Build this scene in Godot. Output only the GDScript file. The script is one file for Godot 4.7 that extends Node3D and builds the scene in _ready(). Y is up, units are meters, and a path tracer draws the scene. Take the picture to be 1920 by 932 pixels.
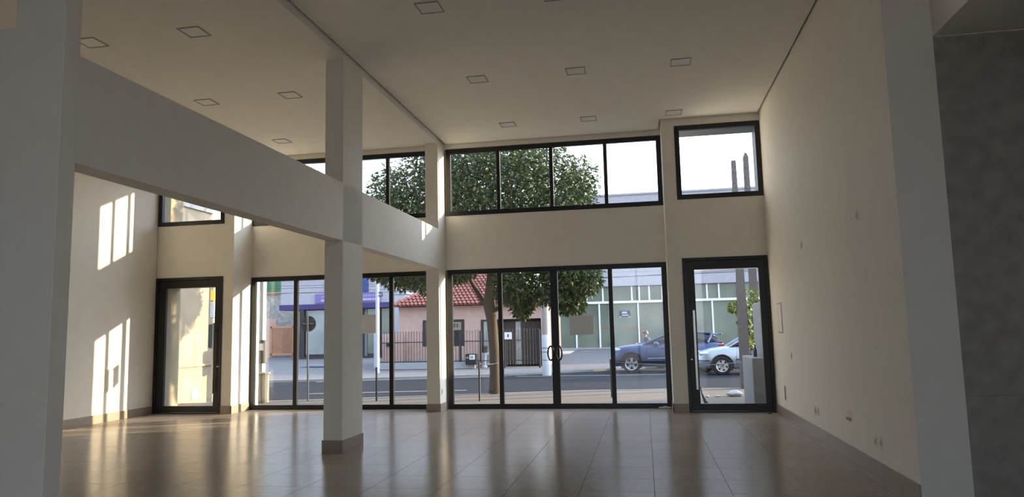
extends Node3D
# A double-height empty shop with a glazed front, seen from its back towards the street.
# x runs along the shopfront, y is up, z runs from the shopfront (z = 0) into the room. Metres.

const WALL_L := -9.89
const WALL_R := 2.211
const CEIL := 5.345
const SECT := 0.70          # inner face of the two door bays
const COL_A := -4.15        # column and beam, left and right faces
const COL_B := -3.892

var M := {}
var used := {}
var rng := RandomNumberGenerator.new()

# ------------------------------------------------------------------ naming and tagging
func numbered(called: String) -> String:
	if not used.has(called):
		used[called] = 0
		return called
	used[called] += 1
	return "%s_%03d" % [called, used[called]]

func tag(o: Node, label: String, category: String, group := "", kind := "") -> Node:
	o.set_meta("label", label)
	o.set_meta("category", category)
	if group:
		o.set_meta("group", group)
	if kind:
		o.set_meta("kind", kind)
	return o

func base(called: String, at: Vector3, label: String, category: String, group := "", turn := 0.0) -> Node3D:
	var o := Node3D.new()
	o.name = numbered(called)
	add_child(o, true)
	o.position = at
	o.rotation.y = turn
	tag(o, label, category, group)
	return o

func put(called: String, mesh: Mesh, mat: Material, parent: Node = self, at := Vector3.ZERO, turn := Vector3.ZERO) -> MeshInstance3D:
	var o := MeshInstance3D.new()
	o.name = numbered(called) if parent == self else called
	o.mesh = mesh
	o.material_override = mat
	o.cast_shadow = GeometryInstance3D.SHADOW_CASTING_SETTING_ON
	parent.add_child(o, true)
	o.position = at
	o.rotation = turn
	return o

func struct(called: String, mesh: Mesh, mat: Material, label: String, category: String) -> MeshInstance3D:
	var o := put(called, mesh, mat)
	tag(o, label, category, "", "structure")
	return o

# ------------------------------------------------------------------ mesh helpers
func mb() -> SurfaceTool:
	var st := SurfaceTool.new()
	st.begin(Mesh.PRIMITIVE_TRIANGLES)
	st.set_smooth_group(-1)
	return st

func fin(st: SurfaceTool) -> ArrayMesh:
	st.generate_normals()
	return st.commit()

func tri(st: SurfaceTool, a: Vector3, b: Vector3, c: Vector3) -> void:   # counter-clockwise seen from outside
	st.add_vertex(a)
	st.add_vertex(c)
	st.add_vertex(b)

func quad(st: SurfaceTool, a: Vector3, b: Vector3, c: Vector3, d: Vector3) -> void:
	tri(st, a, b, c)
	tri(st, a, c, d)

func box(st: SurfaceTool, lo: Vector3, hi: Vector3) -> SurfaceTool:
	st.set_smooth_group(-1)
	var p := []
	for i in 8:
		p.append(Vector3(hi.x if i & 1 else lo.x, hi.y if i & 2 else lo.y, hi.z if i & 4 else lo.z))
	quad(st, p[4], p[5], p[7], p[6])
	quad(st, p[1], p[0], p[2], p[3])
	quad(st, p[0], p[4], p[6], p[2])
	quad(st, p[5], p[1], p[3], p[7])
	quad(st, p[6], p[7], p[3], p[2])
	quad(st, p[0], p[1], p[5], p[4])
	return st

func bx(x0: float, x1: float, y0: float, y1: float, z0: float, z1: float) -> ArrayMesh:
	return fin(box(mb(), Vector3(x0, y0, z0), Vector3(x1, y1, z1)))

func addb(st: SurfaceTool, x0: float, x1: float, y0: float, y1: float, z0: float, z1: float) -> void:
	box(st, Vector3(x0, y0, z0), Vector3(x1, y1, z1))

# box with chamfered edges
func cbox(st: SurfaceTool, lo: Vector3, hi: Vector3, b: float) -> SurfaceTool:
	st.set_smooth_group(-1)
	var c := (lo + hi) / 2.0
	var h := (hi - lo) / 2.0
	b = minf(b, minf(h.x, minf(h.y, h.z)) * 0.98)
	var f := func(s: Vector3, ax: int) -> Vector3:
		var v := Vector3(s.x * (h.x - b), s.y * (h.y - b), s.z * (h.z - b))
		v[ax] = s[ax] * h[ax]
		return c + v
	var sg := [-1.0, 1.0]
	for ax in 3:
		var u := (ax + 1) % 3
		var w := (ax + 2) % 3
		for s in sg:
			var ps := []
			for k in [[-1, -1], [1, -1], [1, 1], [-1, 1]]:
				var v := Vector3.ZERO
				v[ax] = s
				v[u] = k[0]
				v[w] = k[1]
				ps.append(f.call(v, ax))
			if s > 0:
				quad(st, ps[0], ps[1], ps[2], ps[3])
			else:
				quad(st, ps[3], ps[2], ps[1], ps[0])
		for su in sg:
			for sw in sg:
				var v0 := Vector3.ZERO
				v0[u] = su
				v0[w] = sw
				v0[ax] = -1
				var v1 := v0
				v1[ax] = 1
				if su * sw > 0:
					quad(st, f.call(v0, u), f.call(v0, w), f.call(v1, w), f.call(v1, u))
				else:
					quad(st, f.call(v0, w), f.call(v0, u), f.call(v1, u), f.call(v1, w))
	for sx in sg:
		for sy in sg:
			for sz in sg:
				var v := Vector3(sx, sy, sz)
				if sx * sy * sz > 0:
					tri(st, f.call(v, 0), f.call(v, 1), f.call(v, 2))
				else:
					tri(st, f.call(v, 0), f.call(v, 2), f.call(v, 1))
	return st

func cb(x0: float, x1: float, y0: float, y1: float, z0: float, z1: float, b := 0.004) -> ArrayMesh:
	return fin(cbox(mb(), Vector3(x0, y0, z0), Vector3(x1, y1, z1), b))

# rings of equal length joined into a skin, ends closed
func loft(st: SurfaceTool, rings: Array, closed := true, caps := true, smooth := true) -> SurfaceTool:
	st.set_smooth_group(0 if smooth else -1)
	var n: int = rings[0].size()
	for i in rings.size() - 1:
		for k in (n if closed else n - 1):
			var k2 := (k + 1) % n
			quad(st, rings[i][k], rings[i][k2], rings[i + 1][k2], rings[i + 1][k])
	if caps and closed:
		st.set_smooth_group(-1)
		for e in [0, rings.size() - 1]:
			var c := Vector3.ZERO
			for v in rings[e]:
				c += v
			c /= n
			for k in n:
				if e == 0:
					tri(st, c, rings[e][(k + 1) % n], rings[e][k])
				else:
					tri(st, c, rings[e][k], rings[e][(k + 1) % n])
	return st

func tube(st: SurfaceTool, pts: Array, radii, sides := 8, caps := true) -> SurfaceTool:
	var rings := []
	var ref := Vector3.UP
	for i in pts.size():
		var d: Vector3 = (pts[mini(i + 1, pts.size() - 1)] - pts[maxi(i - 1, 0)]).normalized()
		if absf(d.dot(ref)) > 0.95:
			ref = Vector3.RIGHT if absf(d.x) < 0.8 else Vector3.BACK
		var a := d.cross(ref).normalized()
		var b := a.cross(d).normalized()
		var r: float = radii[i] if radii is Array else radii
		var ring := []
		for k in sides:
			var t := -TAU * k / sides
			ring.append(pts[i] + (a * cos(t) + b * sin(t)) * r)
		rings.append(ring)
	return loft(st, rings, true, caps)

func bar(a: Vector3, b: Vector3, r: float, sides := 8) -> ArrayMesh:
	return fin(tube(mb(), [a, b], r, sides))

# profile of (radius, height) turned about y
func lathe(st: SurfaceTool, prof: Array, sides := 20, at := Vector3.ZERO) -> SurfaceTool:
	var rings := []
	for p in prof:
		var ring := []
		for k in sides:
			var t := -TAU * k / sides
			ring.append(at + Vector3(cos(t) * p[0], p[1], sin(t) * p[0]))
		rings.append(ring)
	return loft(st, rings)

# polygon in x-y pushed along z
func prism(st: SurfaceTool, poly: PackedVector2Array, z0: float, z1: float) -> SurfaceTool:
	st.set_smooth_group(-1)
	if not Geometry2D.is_polygon_clockwise(poly):
		pass
	else:
		poly.reverse()
	var t := Geometry2D.triangulate_polygon(poly)
	for i in range(0, t.size(), 3):
		var a := poly[t[i]]
		var b := poly[t[i + 1]]
		var c := poly[t[i + 2]]
		if (b - a).cross(c - a) < 0:
			var q := b
			b = c
			c = q
		tri(st, Vector3(a.x, a.y, z1), Vector3(b.x, b.y, z1), Vector3(c.x, c.y, z1))
		tri(st, Vector3(a.x, a.y, z0), Vector3(c.x, c.y, z0), Vector3(b.x, b.y, z0))
	for i in poly.size():
		var a := poly[i]
		var b := poly[(i + 1) % poly.size()]
		quad(st, Vector3(a.x, a.y, z0), Vector3(b.x, b.y, z0), Vector3(b.x, b.y, z1), Vector3(a.x, a.y, z1))
	return st

# flat slab from a ground polygon (x, z) with a top height per corner
func slab(st: SurfaceTool, pts: Array, thick: float) -> SurfaceTool:
	st.set_smooth_group(-1)
	var poly := PackedVector2Array()
	for p in pts:
		poly.append(Vector2(p.x, p.z))
	var t := Geometry2D.triangulate_polygon(poly)
	for i in range(0, t.size(), 3):
		var a: Vector3 = pts[t[i]]
		var b: Vector3 = pts[t[i + 1]]
		var c: Vector3 = pts[t[i + 2]]
		if (b - a).cross(c - a).y < 0:
			var q := b
			b = c
			c = q
		tri(st, a, b, c)
	var n := pts.size()
	for i in n:
		var a: Vector3 = pts[i]
		var b: Vector3 = pts[(i + 1) % n]
		quad(st, a, b, b - Vector3(0, thick, 0), a - Vector3(0, thick, 0))
	return st

# ------------------------------------------------------------------ materials
func noise_tex(freq: float, lo: Color, hi: Color, seed_n: int, type := FastNoiseLite.TYPE_SIMPLEX_SMOOTH, octaves := 4, size := 512, mid = null) -> NoiseTexture2D:
	var n := FastNoiseLite.new()
	n.noise_type = type
	n.frequency = freq
	n.fractal_octaves = octaves
	n.seed = seed_n
	var t := NoiseTexture2D.new()
	t.width = size
	t.height = size
	t.seamless = true
	t.noise = n
	var g := Gradient.new()
	g.set_color(0, lo)
	g.set_color(1, hi)
	if mid != null:
		g.add_point(0.5, mid)
	t.color_ramp = g
	return t

func mat(c: Color, rough := 0.8, metal := 0.0, spec := 0.5) -> StandardMaterial3D:
	var m := StandardMaterial3D.new()
	m.albedo_color = c
	m.roughness = rough
	m.metallic = metal
	m.metallic_specular = spec
	return m

func textured(lo: Color, hi: Color, rough: float, freq: float, scale: float, seed_n: int, mid = null, type := FastNoiseLite.TYPE_SIMPLEX_SMOOTH) -> StandardMaterial3D:
	var m := mat(Color.WHITE, rough)
	m.albedo_texture = noise_tex(freq, lo, hi, seed_n, type, 4, 512, mid)
	m.uv1_triplanar = true
	m.uv1_world_triplanar = true
	m.uv1_scale = Vector3.ONE * scale
	return m

func glass(tint: Color, alpha: float) -> StandardMaterial3D:
	var m := mat(Color(tint.r, tint.g, tint.b, alpha), 0.02)
	m.transparency = BaseMaterial3D.TRANSPARENCY_ALPHA
	return m

func make_materials() -> void:
	M.paint = textured(Color8(241, 236, 226), Color8(245, 241, 232), 0.75, 0.01, 0.6, 11)
	M.ceiling = textured(Color8(242, 237, 227), Color8(246, 242, 233), 0.85, 0.01, 0.5, 12)
	M.tiles = []
	for i in 3:
		var k := -3 + i * 3
		var t := textured(Color8(158 + k, 146 + k, 134 + k), Color8(170 + k, 158 + k, 146 + k), 0.20, 0.02, 0.9, 20 + i)
		t.metallic_specular = 0.12
		M.tiles.append(t)
	M.grout = mat(Color8(112, 103, 94), 0.8)
	M.skirting = textured(Color8(158, 145, 132), Color8(170, 157, 144), 0.35, 0.02, 0.9, 24)
	M.black_frame = mat(Color8(20, 22, 28), 0.42)
	M.pane = glass(Color8(34, 40, 40), 0.06)
	M.lining = mat(Color8(74, 80, 90), 0.6)
	M.steel = mat(Color8(190, 192, 194), 0.28, 1.0)
	M.dark_plastic = mat(Color8(18, 18, 20), 0.5)
	M.white_plastic = mat(Color8(232, 228, 219), 0.55)
	M.grey_plastic = mat(Color8(150, 146, 140), 0.5)
	M.porcelain = textured(Color8(150, 145, 137), Color8(174, 169, 160), 0.5, 0.012, 0.7, 31, Color8(162, 157, 149))
	M.joint = mat(Color8(140, 138, 132), 0.8)
	M.paper = mat(Color8(226, 230, 236), 0.8)
	M.light_rim = mat(Color8(176, 170, 160), 0.5)
	M.diffuser = mat(Color8(236, 234, 228), 0.5)
	# street
	M.cobble = textured(Color8(94, 86, 78), Color8(146, 136, 124), 0.85, 0.06, 0.9, 41, null, FastNoiseLite.TYPE_CELLULAR)
	M.asphalt = textured(Color8(42, 43, 47), Color8(58, 59, 63), 0.85, 0.03, 0.35, 42)
	M.asphalt.metallic_specular = 0.15
	M.concrete = textured(Color8(104, 103, 104), Color8(126, 125, 124), 0.85, 0.02, 0.4, 43)
	M.concrete.metallic_specular = 0.15
	M.cobble.metallic_specular = 0.15
	M.kerb = textured(Color8(130, 128, 124), Color8(156, 152, 148), 0.85, 0.03, 0.8, 44)
	M.road_paint = mat(Color8(150, 150, 152), 0.8)
	M.yellow_paint = mat(Color8(214, 172, 60), 0.7)
	M.blue_paint = mat(Color8(70, 92, 124), 0.8)
	M.earth = textured(Color8(120, 112, 100), Color8(146, 138, 124), 0.95, 0.01, 0.1, 45)
	M.render_cream = textured(Color8(140, 130, 110), Color8(152, 142, 122), 0.9, 0.02, 0.5, 51)
	M.render_white = textured(Color8(138, 126, 108), Color8(154, 142, 122), 0.9, 0.01, 0.35, 52)
	M.render_grey = textured(Color8(128, 126, 122), Color8(176, 172, 166), 0.9, 0.015, 0.4, 53)
	M.pale_grey = textured(Color8(150, 152, 154), Color8(164, 166, 168), 0.85, 0.02, 0.4, 54)
	M.wall_shade_grey = textured(Color8(124, 128, 134), Color8(138, 142, 148), 0.85, 0.02, 0.4, 65)  # darker copy of the pale grey, with the side walls' shade put in
	M.pink = textured(Color8(186, 154, 142), Color8(200, 170, 158), 0.9, 0.015, 0.4, 55)
	M.lilac_white = textured(Color8(160, 158, 165), Color8(173, 171, 178), 0.7, 0.02, 0.3, 56)
	M.purple = mat(Color8(52, 44, 104), 0.5)
	M.lilac = mat(Color8(116, 104, 160), 0.5)
	M.lettering = mat(Color8(178, 170, 200), 0.6)
	M.blue_panel = mat(Color8(40, 66, 130), 0.4)
	M.clay = textured(Color8(126, 72, 60), Color8(170, 108, 92), 0.85, 0.05, 1.2, 57, Color8(148, 88, 74))
	M.iron = mat(Color8(40, 38, 42), 0.55)
	M.dark_wood = textured(Color8(44, 36, 34), Color8(58, 48, 44), 0.7, 0.02, 0.8, 58)
	M.dark_glass = mat(Color8(38, 44, 52), 0.08)
	M.shop_glass = textured(Color8(120, 130, 128), Color8(158, 164, 162), 0.12, 0.01, 0.12, 59)
	M.green_glass = textured(Color8(92, 102, 90), Color8(126, 134, 118), 0.1, 0.008, 0.1, 60)
	M.white_metal = mat(Color8(232, 234, 238), 0.4)
	M.orange_wood = textured(Color8(190, 132, 98), Color8(212, 156, 120), 0.7, 0.03, 0.8, 61)
	M.green_panel = mat(Color8(52, 110, 82), 0.6)
	M.red_bar = mat(Color8(176, 84, 62), 0.5)
	M.whitewash = textured(Color8(176, 180, 186), Color8(196, 200, 205), 0.85, 0.03, 0.8, 62)
	M.post_concrete = textured(Color8(150, 142, 134), Color8(178, 170, 160), 0.9, 0.03, 0.8, 63)
	M.dark_concrete = textured(Color8(78, 74, 72), Color8(104, 99, 96), 0.9, 0.03, 0.8, 66)  # darker grey-brown for the two square utility posts
	M.bark = textured(Color8(48, 40, 34), Color8(92, 78, 64), 0.95, 0.05, 1.4, 64)
	M.zinc = mat(Color8(120, 122, 126), 0.4, 0.9)
	M.sign_back = mat(Color8(64, 66, 68), 0.6, 0.3)
	M.rubber = mat(Color8(20, 20, 21), 0.85)
	M.suv_paint = mat(Color8(46, 66, 108), 0.3, 0.35)
	M.suv_paint.clearcoat_enabled = true
	M.suv_paint.clearcoat = 0.8
	M.silver_paint = mat(Color8(176, 186, 200), 0.3, 0.6)
	M.silver_paint.clearcoat_enabled = true
	M.silver_paint.clearcoat = 0.8
	M.car_glass = mat(Color8(16, 20, 28), 0.06)
	M.alloy = mat(Color8(196, 198, 202), 0.3, 0.9)
	M.headlamp = mat(Color8(206, 216, 226), 0.1, 0.2)
	M.tail_lamp = mat(Color8(130, 22, 24), 0.2)
	M.plastic_bag = mat(Color8(172, 174, 178), 0.6)
	M.blue_bottle = mat(Color8(34, 46, 86), 0.2)
	M.cloth = mat(Color8(222, 218, 210), 0.9)
	M.skin_tone = mat(Color.WHITE, 0.8)
	M.skin_tone.vertex_color_use_as_albedo = true

# ------------------------------------------------------------------ camera and light
func make_view() -> void:
	var cam := Camera3D.new()
	cam.name = "camera"
	add_child(cam)
	cam.position = Vector3(0, 1.5, 14.1649)
	cam.rotation = Vector3(0.1133, 0.1764, -0.0226)
	cam.fov = rad_to_deg(2.0 * atan(466.0 / 1362.69))
	cam.current = true

	var sky_mat := PhysicalSkyMaterial.new()
	sky_mat.mie_coefficient = 0.05
	sky_mat.mie_eccentricity = 0.6
	sky_mat.turbidity = 10.0
	sky_mat.rayleigh_coefficient = 2.0
	sky_mat.ground_color = Color(0.30, 0.28, 0.26)
	sky_mat.energy_multiplier = 27.5
	var sky := Sky.new()
	sky.sky_material = sky_mat
	var env := Environment.new()
	env.background_mode = Environment.BG_SKY
	env.sky = sky
	env.ambient_light_source = Environment.AMBIENT_SOURCE_DISABLED
	env.tonemap_mode = Environment.TONE_MAPPER_LINEAR
	env.tonemap_exposure = 2.55
	env.sdfgi_enabled = true
	env.ssao_enabled = true
	env.ssil_enabled = true
	var we := WorldEnvironment.new()
	we.name = "world"
	we.environment = env
	add_child(we)

	var sun := DirectionalLight3D.new()
	sun.name = "sun"
	add_child(sun)
	sun.look_at_from_position(Vector3(23.5, 4.9, -10.0), Vector3.ZERO)
	sun.light_color = Color(1.0, 0.91, 0.74)
	sun.light_energy = 1.9
	sun.light_angular_distance = 0.6
	sun.shadow_enabled = true

# ------------------------------------------------------------------ the room
func make_floor() -> void:
	var fl := struct("floor", bx(-10.1, 5.6, -0.2, -0.007, -0.1, 18.2), M.grout, "polished beige-grey porcelain tile floor of the empty shop", "floor")
	var xs := [WALL_L]
	for k in range(-11, 7):
		xs.append(-2.03 + k * 0.6875)
	xs.append(WALL_R)
	var zs := [-0.02]
	for k in 14:
		zs.append(0.457 + k * 0.61)
	var shared := {}
	var g := 0.0016
	for i in xs.size() - 1:
		for j in zs.size() - 1:
			var w: float = xs[i + 1] - xs[i]
			var d: float = zs[j + 1] - zs[j]
			var key := "%.3f_%.3f" % [w, d]
			if not shared.has(key):
				shared[key] = cb(-w / 2 + g, w / 2 - g, -0.008, 0, -d / 2 + g, d / 2 - g, 0.0012)
			put("tile", shared[key], M.tiles[(i * 7 + j * 5 + i * j) % 3], fl, Vector3((xs[i] + xs[i + 1]) / 2, 0, (zs[j] + zs[j + 1]) / 2))
	var st := mb()
	for i in range(0, 24):
		for j in 16:
			var x0: float = WALL_L if i == 0 else -2.03 + (i - 12) * 0.6875
			var x1: float = minf(-2.03 + (i - 11) * 0.6875, 5.55)
			var z0 := 0.457 + 13 * 0.61 + j * 0.61
			if x1 - x0 < 0.05 or z0 > 18:
				continue
			addb(st, x0 + g, x1 - g, -0.008, 0, z0 + g, z0 + 0.61 - g)
	for i in 5:
		addb(st, WALL_R + i * 0.6875 + g, minf(WALL_R + (i + 1) * 0.6875 - g, 5.55), -0.008, 0, 7.43, 8.385)
	var far := put("tile_field", fin(st), M.tiles[1], fl)
	far.set_meta("kind", "stuff")

func make_shell() -> void:
	var wl := mb()
	addb(wl, -10.09, WALL_L, -0.2, 5.7, SECT - 0.15, 18.2)
	struct("wall_left", fin(wl), M.paint, "white plastered side wall with two patches of low sun", "wall")
	var st := mb()
	addb(st, WALL_R, 2.43, -0.2, 5.7, -0.1, 7.25)
	addb(st, WALL_R, 2.612, -0.2, 5.7, 7.25, 7.43)
	struct("wall_right", fin(st), M.paint, "tall cream plastered side wall with outlet boxes, ending in a white pier", "wall")
	# tiled recess to the right of the wall's end: end wall, bulkhead over it, side and back walls
	var nw := struct("wall_recess", bx(2.612, 5.6, -0.2, 4.1, 7.2, 7.41), M.joint, "dark grey porcelain-clad end wall of the recess", "wall")
	for r in [[0.0, 0.8795], [0.8808, 4.0]]:
		for c in [[2.614, 3.8095], [3.8105, 5.0095], [5.0105, 5.55]]:
			put("porcelain_slab", cb(c[0], c[1], r[0], r[1], 7.405, 7.422, 0.001), M.porcelain, nw)
	st = mb()
	addb(st, 5.55, 5.75, -0.2, 4.0, 7.2, 14.9)
	addb(st, 2.612, 5.75, -0.2, 4.0, 14.8, 15.0)
	addb(st, 2.612, 2.83, -0.2, 4.0, 15.0, 18.2)
	struct("wall_recess_side", fin(st), M.paint, "side and back walls of the recess beyond the pier", "wall")
	struct("ceiling_recess", bx(2.612, 5.75, 4.0, 5.7, 7.43, 18.2), M.ceiling, "white bulkhead with a flat soffit over the dark recess", "ceiling")
	# ceilings stand a finger's width off the walls: the shadow gap
	struct("ceiling", bx(-10.1, 2.7, 5.42, 5.69, -0.3, 18.2), M.ceiling, "roof slab above the plasterboard ceilings", "ceiling")
	var gap := 0.034
	st = mb()
	addb(st, COL_B + gap, WALL_R - gap, CEIL, 5.385, SECT + gap, 7.43 + gap)
	addb(st, COL_B + gap, 2.612 - gap, CEIL, 5.385, 7.43 + gap, 18.0)
	addb(st, COL_B + gap, 0.463 - gap, CEIL, 5.385, gap, SECT + gap)
	struct("ceiling_right", fin(st), M.ceiling, "flat plasterboard ceiling with square downlights beside the tall right wall", "ceiling")
	st = mb()
	addb(st, WALL_L + gap, COL_A, CEIL, 5.385, SECT + gap, 18.0)
	addb(st, -8.148 + gap, COL_A, CEIL, 5.385, gap, SECT + gap)
	struct("ceiling_left", fin(st), M.ceiling, "flat plasterboard ceiling left of the columns", "ceiling")
	# front wall
	st = mb()
	addb(st, -8.148, 0.463, 2.752, 3.853, -0.2, 0.0)
	addb(st, -8.148, 0.463, 5.239, 5.7, -0.2, 0.0)
	# left door bay
	addb(st, -8.372, -8.148, -0.2, 5.7, -0.34, SECT)
	addb(st, -9.883, -8.372, 2.745, 3.823, -0.1, SECT)
	addb(st, -9.883, -8.372, 5.208, 5.7, -0.1, SECT)
	addb(st, -9.883, -8.372, 2.575, 2.745, -0.1, SECT - 0.12)
	# right door bay
	addb(st, 0.463, 0.7245, -0.2, 2.745, -0.27, SECT)
	addb(st, 0.463, 0.6944, 2.745, 5.7, -0.27, SECT)
	addb(st, 0.6944, 2.22, 2.745, 3.823, -0.08, SECT)
	addb(st, 0.7245, 2.22, 2.575, 2.745, -0.08, SECT - 0.12)
	addb(st, 0.6944, 2.22, 5.208, 5.7, -0.08, SECT)
	struct("wall_front", fin(st), M.paint, "white front wall between lower glazing and upper ribbon windows", "wall")
	struct("wall_front_return", bx(-10.1, -9.883, -0.2, 5.7, -0.12, SECT), M.render_cream, "cream outer return of the front wall beside the left door", "wall")
	# back wall with an unseen opening, added and sized for fill light from behind
	st = mb()
	addb(st, -10.1, 2.85, 5.0, 5.7, 18.0, 18.2)
	addb(st, -10.1, -1.6, -0.2, 5.0, 18.0, 18.2)
	addb(st, 2.5, 2.85, -0.2, 5.0, 18.0, 18.2)
	struct("wall_back", fin(st), M.paint, "back wall behind the viewer with an added glazed opening", "wall")
	# columns, beams
	var c := struct("column", cb(COL_A, COL_B, 0, CEIL + 0.07, 4.435, 5.13, 0.004), M.paint, "slender white column standing alone in the middle of the floor", "column")
	skirt(c, COL_A, COL_B, 4.435, 5.13)
	c = struct("column", cb(COL_A, COL_B, 0, CEIL + 0.07, 0.014, 0.516, 0.004), M.paint, "white column against the glazing, sunlit on its right side", "column")
	skirt(c, COL_A, COL_B, 0.06, 0.516)
	struct("column", cb(COL_A + 0.02, -3.86, -0.1, 5.7, -0.12, -0.002, 0.004), M.render_cream, "outside pillar between the two glazed bays", "column")
	c = struct("column", cb(-4.30, COL_B, 0, CEIL + 0.07, 9.77, 9.92, 0.004), M.paint, "broad white pier filling the left edge of the view", "column")
	skirt(c, -4.30, COL_B, 9.77, 9.92)
	struct("beam", bx(-4.105, COL_B, 2.747, 3.5285, 0.5, 9.78), M.paint, "deep white beam crossing the room at mid height", "beam")
	struct("beam", bx(COL_A, COL_B, 5.245, 5.43, 0.0, 18.0), M.paint, "shallow ceiling beam above the columns", "beam")
	st = mb()
	addb(st, WALL_L, -4.30, -0.1, 3.72, 9.79, 9.915)
	struct("wall_partition", fin(st), M.paint, "white partition left of the near pier, open above", "wall")
	# skirting tiles
	st = mb()
	addb(st, WALL_R - 0.014, WALL_R, 0, 0.152, SECT, 7.43)
	struct("baseboard_right", fin(st), M.skirting, "brown-grey porcelain skirting along the right wall", "baseboard")
	struct("baseboard_left", bx(WALL_L, WALL_L + 0.014, 0, 0.152, SECT, 9.79), M.skirting, "brown-grey porcelain skirting along the left wall", "baseboard")
	st = mb()
	addb(st, 0.449, 0.7245, 0, 0.152, SECT, SECT + 0.014)
	addb(st, 0.449, 0.463, 0, 0.152, 0.02, SECT + 0.014)
	struct("baseboard_front", fin(st), M.skirting, "skirting on the wall stub beside the right glazed door", "baseboard")
	st = mb()
	addb(st, -8.372, -8.134, 0, 0.152, SECT, SECT + 0.014)
	addb(st, -8.148, -8.134, 0, 0.152, 0.02, SECT + 0.014)
	struct("baseboard_front_left", fin(st), M.skirting, "skirting on the wall stub beside the left glazed door", "baseboard")

func skirt(c: Node, x0: float, x1: float, z0: float, z1: float) -> void:
	var t := 0.014
	var st := mb()
	addb(st, x0 - t, x1 + t, 0, 0.152, z1, z1 + t)
	addb(st, x1, x1 + t, 0, 0.152, z0, z1)
	addb(st, x0 - t, x0, 0, 0.152, z0, z1)
	put("skirting", fin(st), M.skirting, c)

# a glazed frame in the plane z: outer rectangle, mullion centres and widths, pane per bay
func glazing(called: String, x0: float, x1: float, y0: float, y1: float, z: float, bars: Array, fw: float, label: String, mats: Array = [], depth := 0.07) -> Node3D:
	var fm: Material = M.black_frame
	var w := base(called, Vector3((x0 + x1) / 2, y0, z), label, "window")
	w.set_meta("kind", "structure")
	var hx := (x1 - x0) / 2
	var h := y1 - y0
	put("frame", cb(-hx, hx, h - fw, h, -depth, 0.012, 0.003), fm, w)
	put("frame", cb(-hx, hx, 0, fw, -depth, 0.012, 0.003), fm, w)
	put("frame", cb(-hx, -hx + fw, fw, h - fw, -depth, 0.012, 0.003), fm, w)
	put("frame", cb(hx - fw, hx, fw, h - fw, -depth, 0.012, 0.003), fm, w)
	var edge := -hx + fw
	for b in bars + [[x1 - fw + 0.0, 0.0]]:
		var cx: float = b[0] - (x0 + x1) / 2
		var bw: float = b[1]
		if bw > 0:
			put("mullion", cb(cx - bw / 2, cx + bw / 2, fw, h - fw, -depth + 0.005, 0.006, 0.003), fm, w)
		put("pane", bx(edge, cx - bw / 2, fw, h - fw, -0.040, -0.032), M.pane, w)
		edge = cx + bw / 2
	return w

func door(called: String, x0: float, x1: float, gx0: float, gx1: float, hx: float, lock_x: float, label: String) -> void:
	var d := base(called, Vector3((x0 + x1) / 2, 0, SECT), label, "door")
	d.set_meta("kind", "structure")
	var c := (x0 + x1) / 2
	var a := x0 - c
	var b := x1 - c
	var ga := gx0 - c
	var gb := gx1 - c
	var fm: Material = M.black_frame
	put("frame", cb(a, a + 0.06, 0, 2.745, -0.09, 0.014, 0.003), fm, d)
	put("frame", cb(b - 0.06, b, 0, 2.745, -0.09, 0.014, 0.003), fm, d)
	put("frame", cb(a + 0.06, b - 0.06, 2.685, 2.745, -0.09, 0.014, 0.003), fm, d)
	put("threshold", cb(a + 0.06, b - 0.06, 0, 0.02, -0.09, 0.014, 0.003), fm, d)
	put("stile", cb(a + 0.064, ga, 0.026, 2.681, -0.06, 0.004, 0.003), fm, d)
	put("stile", cb(gb, b - 0.064, 0.026, 2.681, -0.06, 0.004, 0.003), fm, d)
	put("rail", cb(ga, gb, 2.53, 2.681, -0.06, 0.004, 0.003), fm, d)
	put("rail", cb(ga, gb, 0.026, 0.15, -0.06, 0.004, 0.003), fm, d)
	put("pane", bx(ga, gb, 0.15, 2.53, -0.034, -0.026), M.pane, d)
	var h := put("handle", cb(hx - c - 0.02, hx - c + 0.02, 0.40, 1.80, 0.055, 0.08, 0.006), M.steel, d)
	for y in [0.55, 1.65]:
		put("standoff", bar(Vector3(hx - c, y, 0.0), Vector3(hx - c, y, 0.058), 0.01), M.steel, h)
	var st := mb()
	var rings := []
	for p in [[0.026, 0.0], [0.026, 0.012], [0.018, 0.02], [0.012, 0.034]]:
		var ring := []
		for k in 14:
			var t := -TAU * k / 14.0
			ring.append(Vector3(lock_x - c + cos(t) * p[0], 0.93 + sin(t) * p[0], p[1]))
		rings.append(ring)
	loft(st, rings)
	put("lock", fin(st), M.steel, d)

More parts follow.
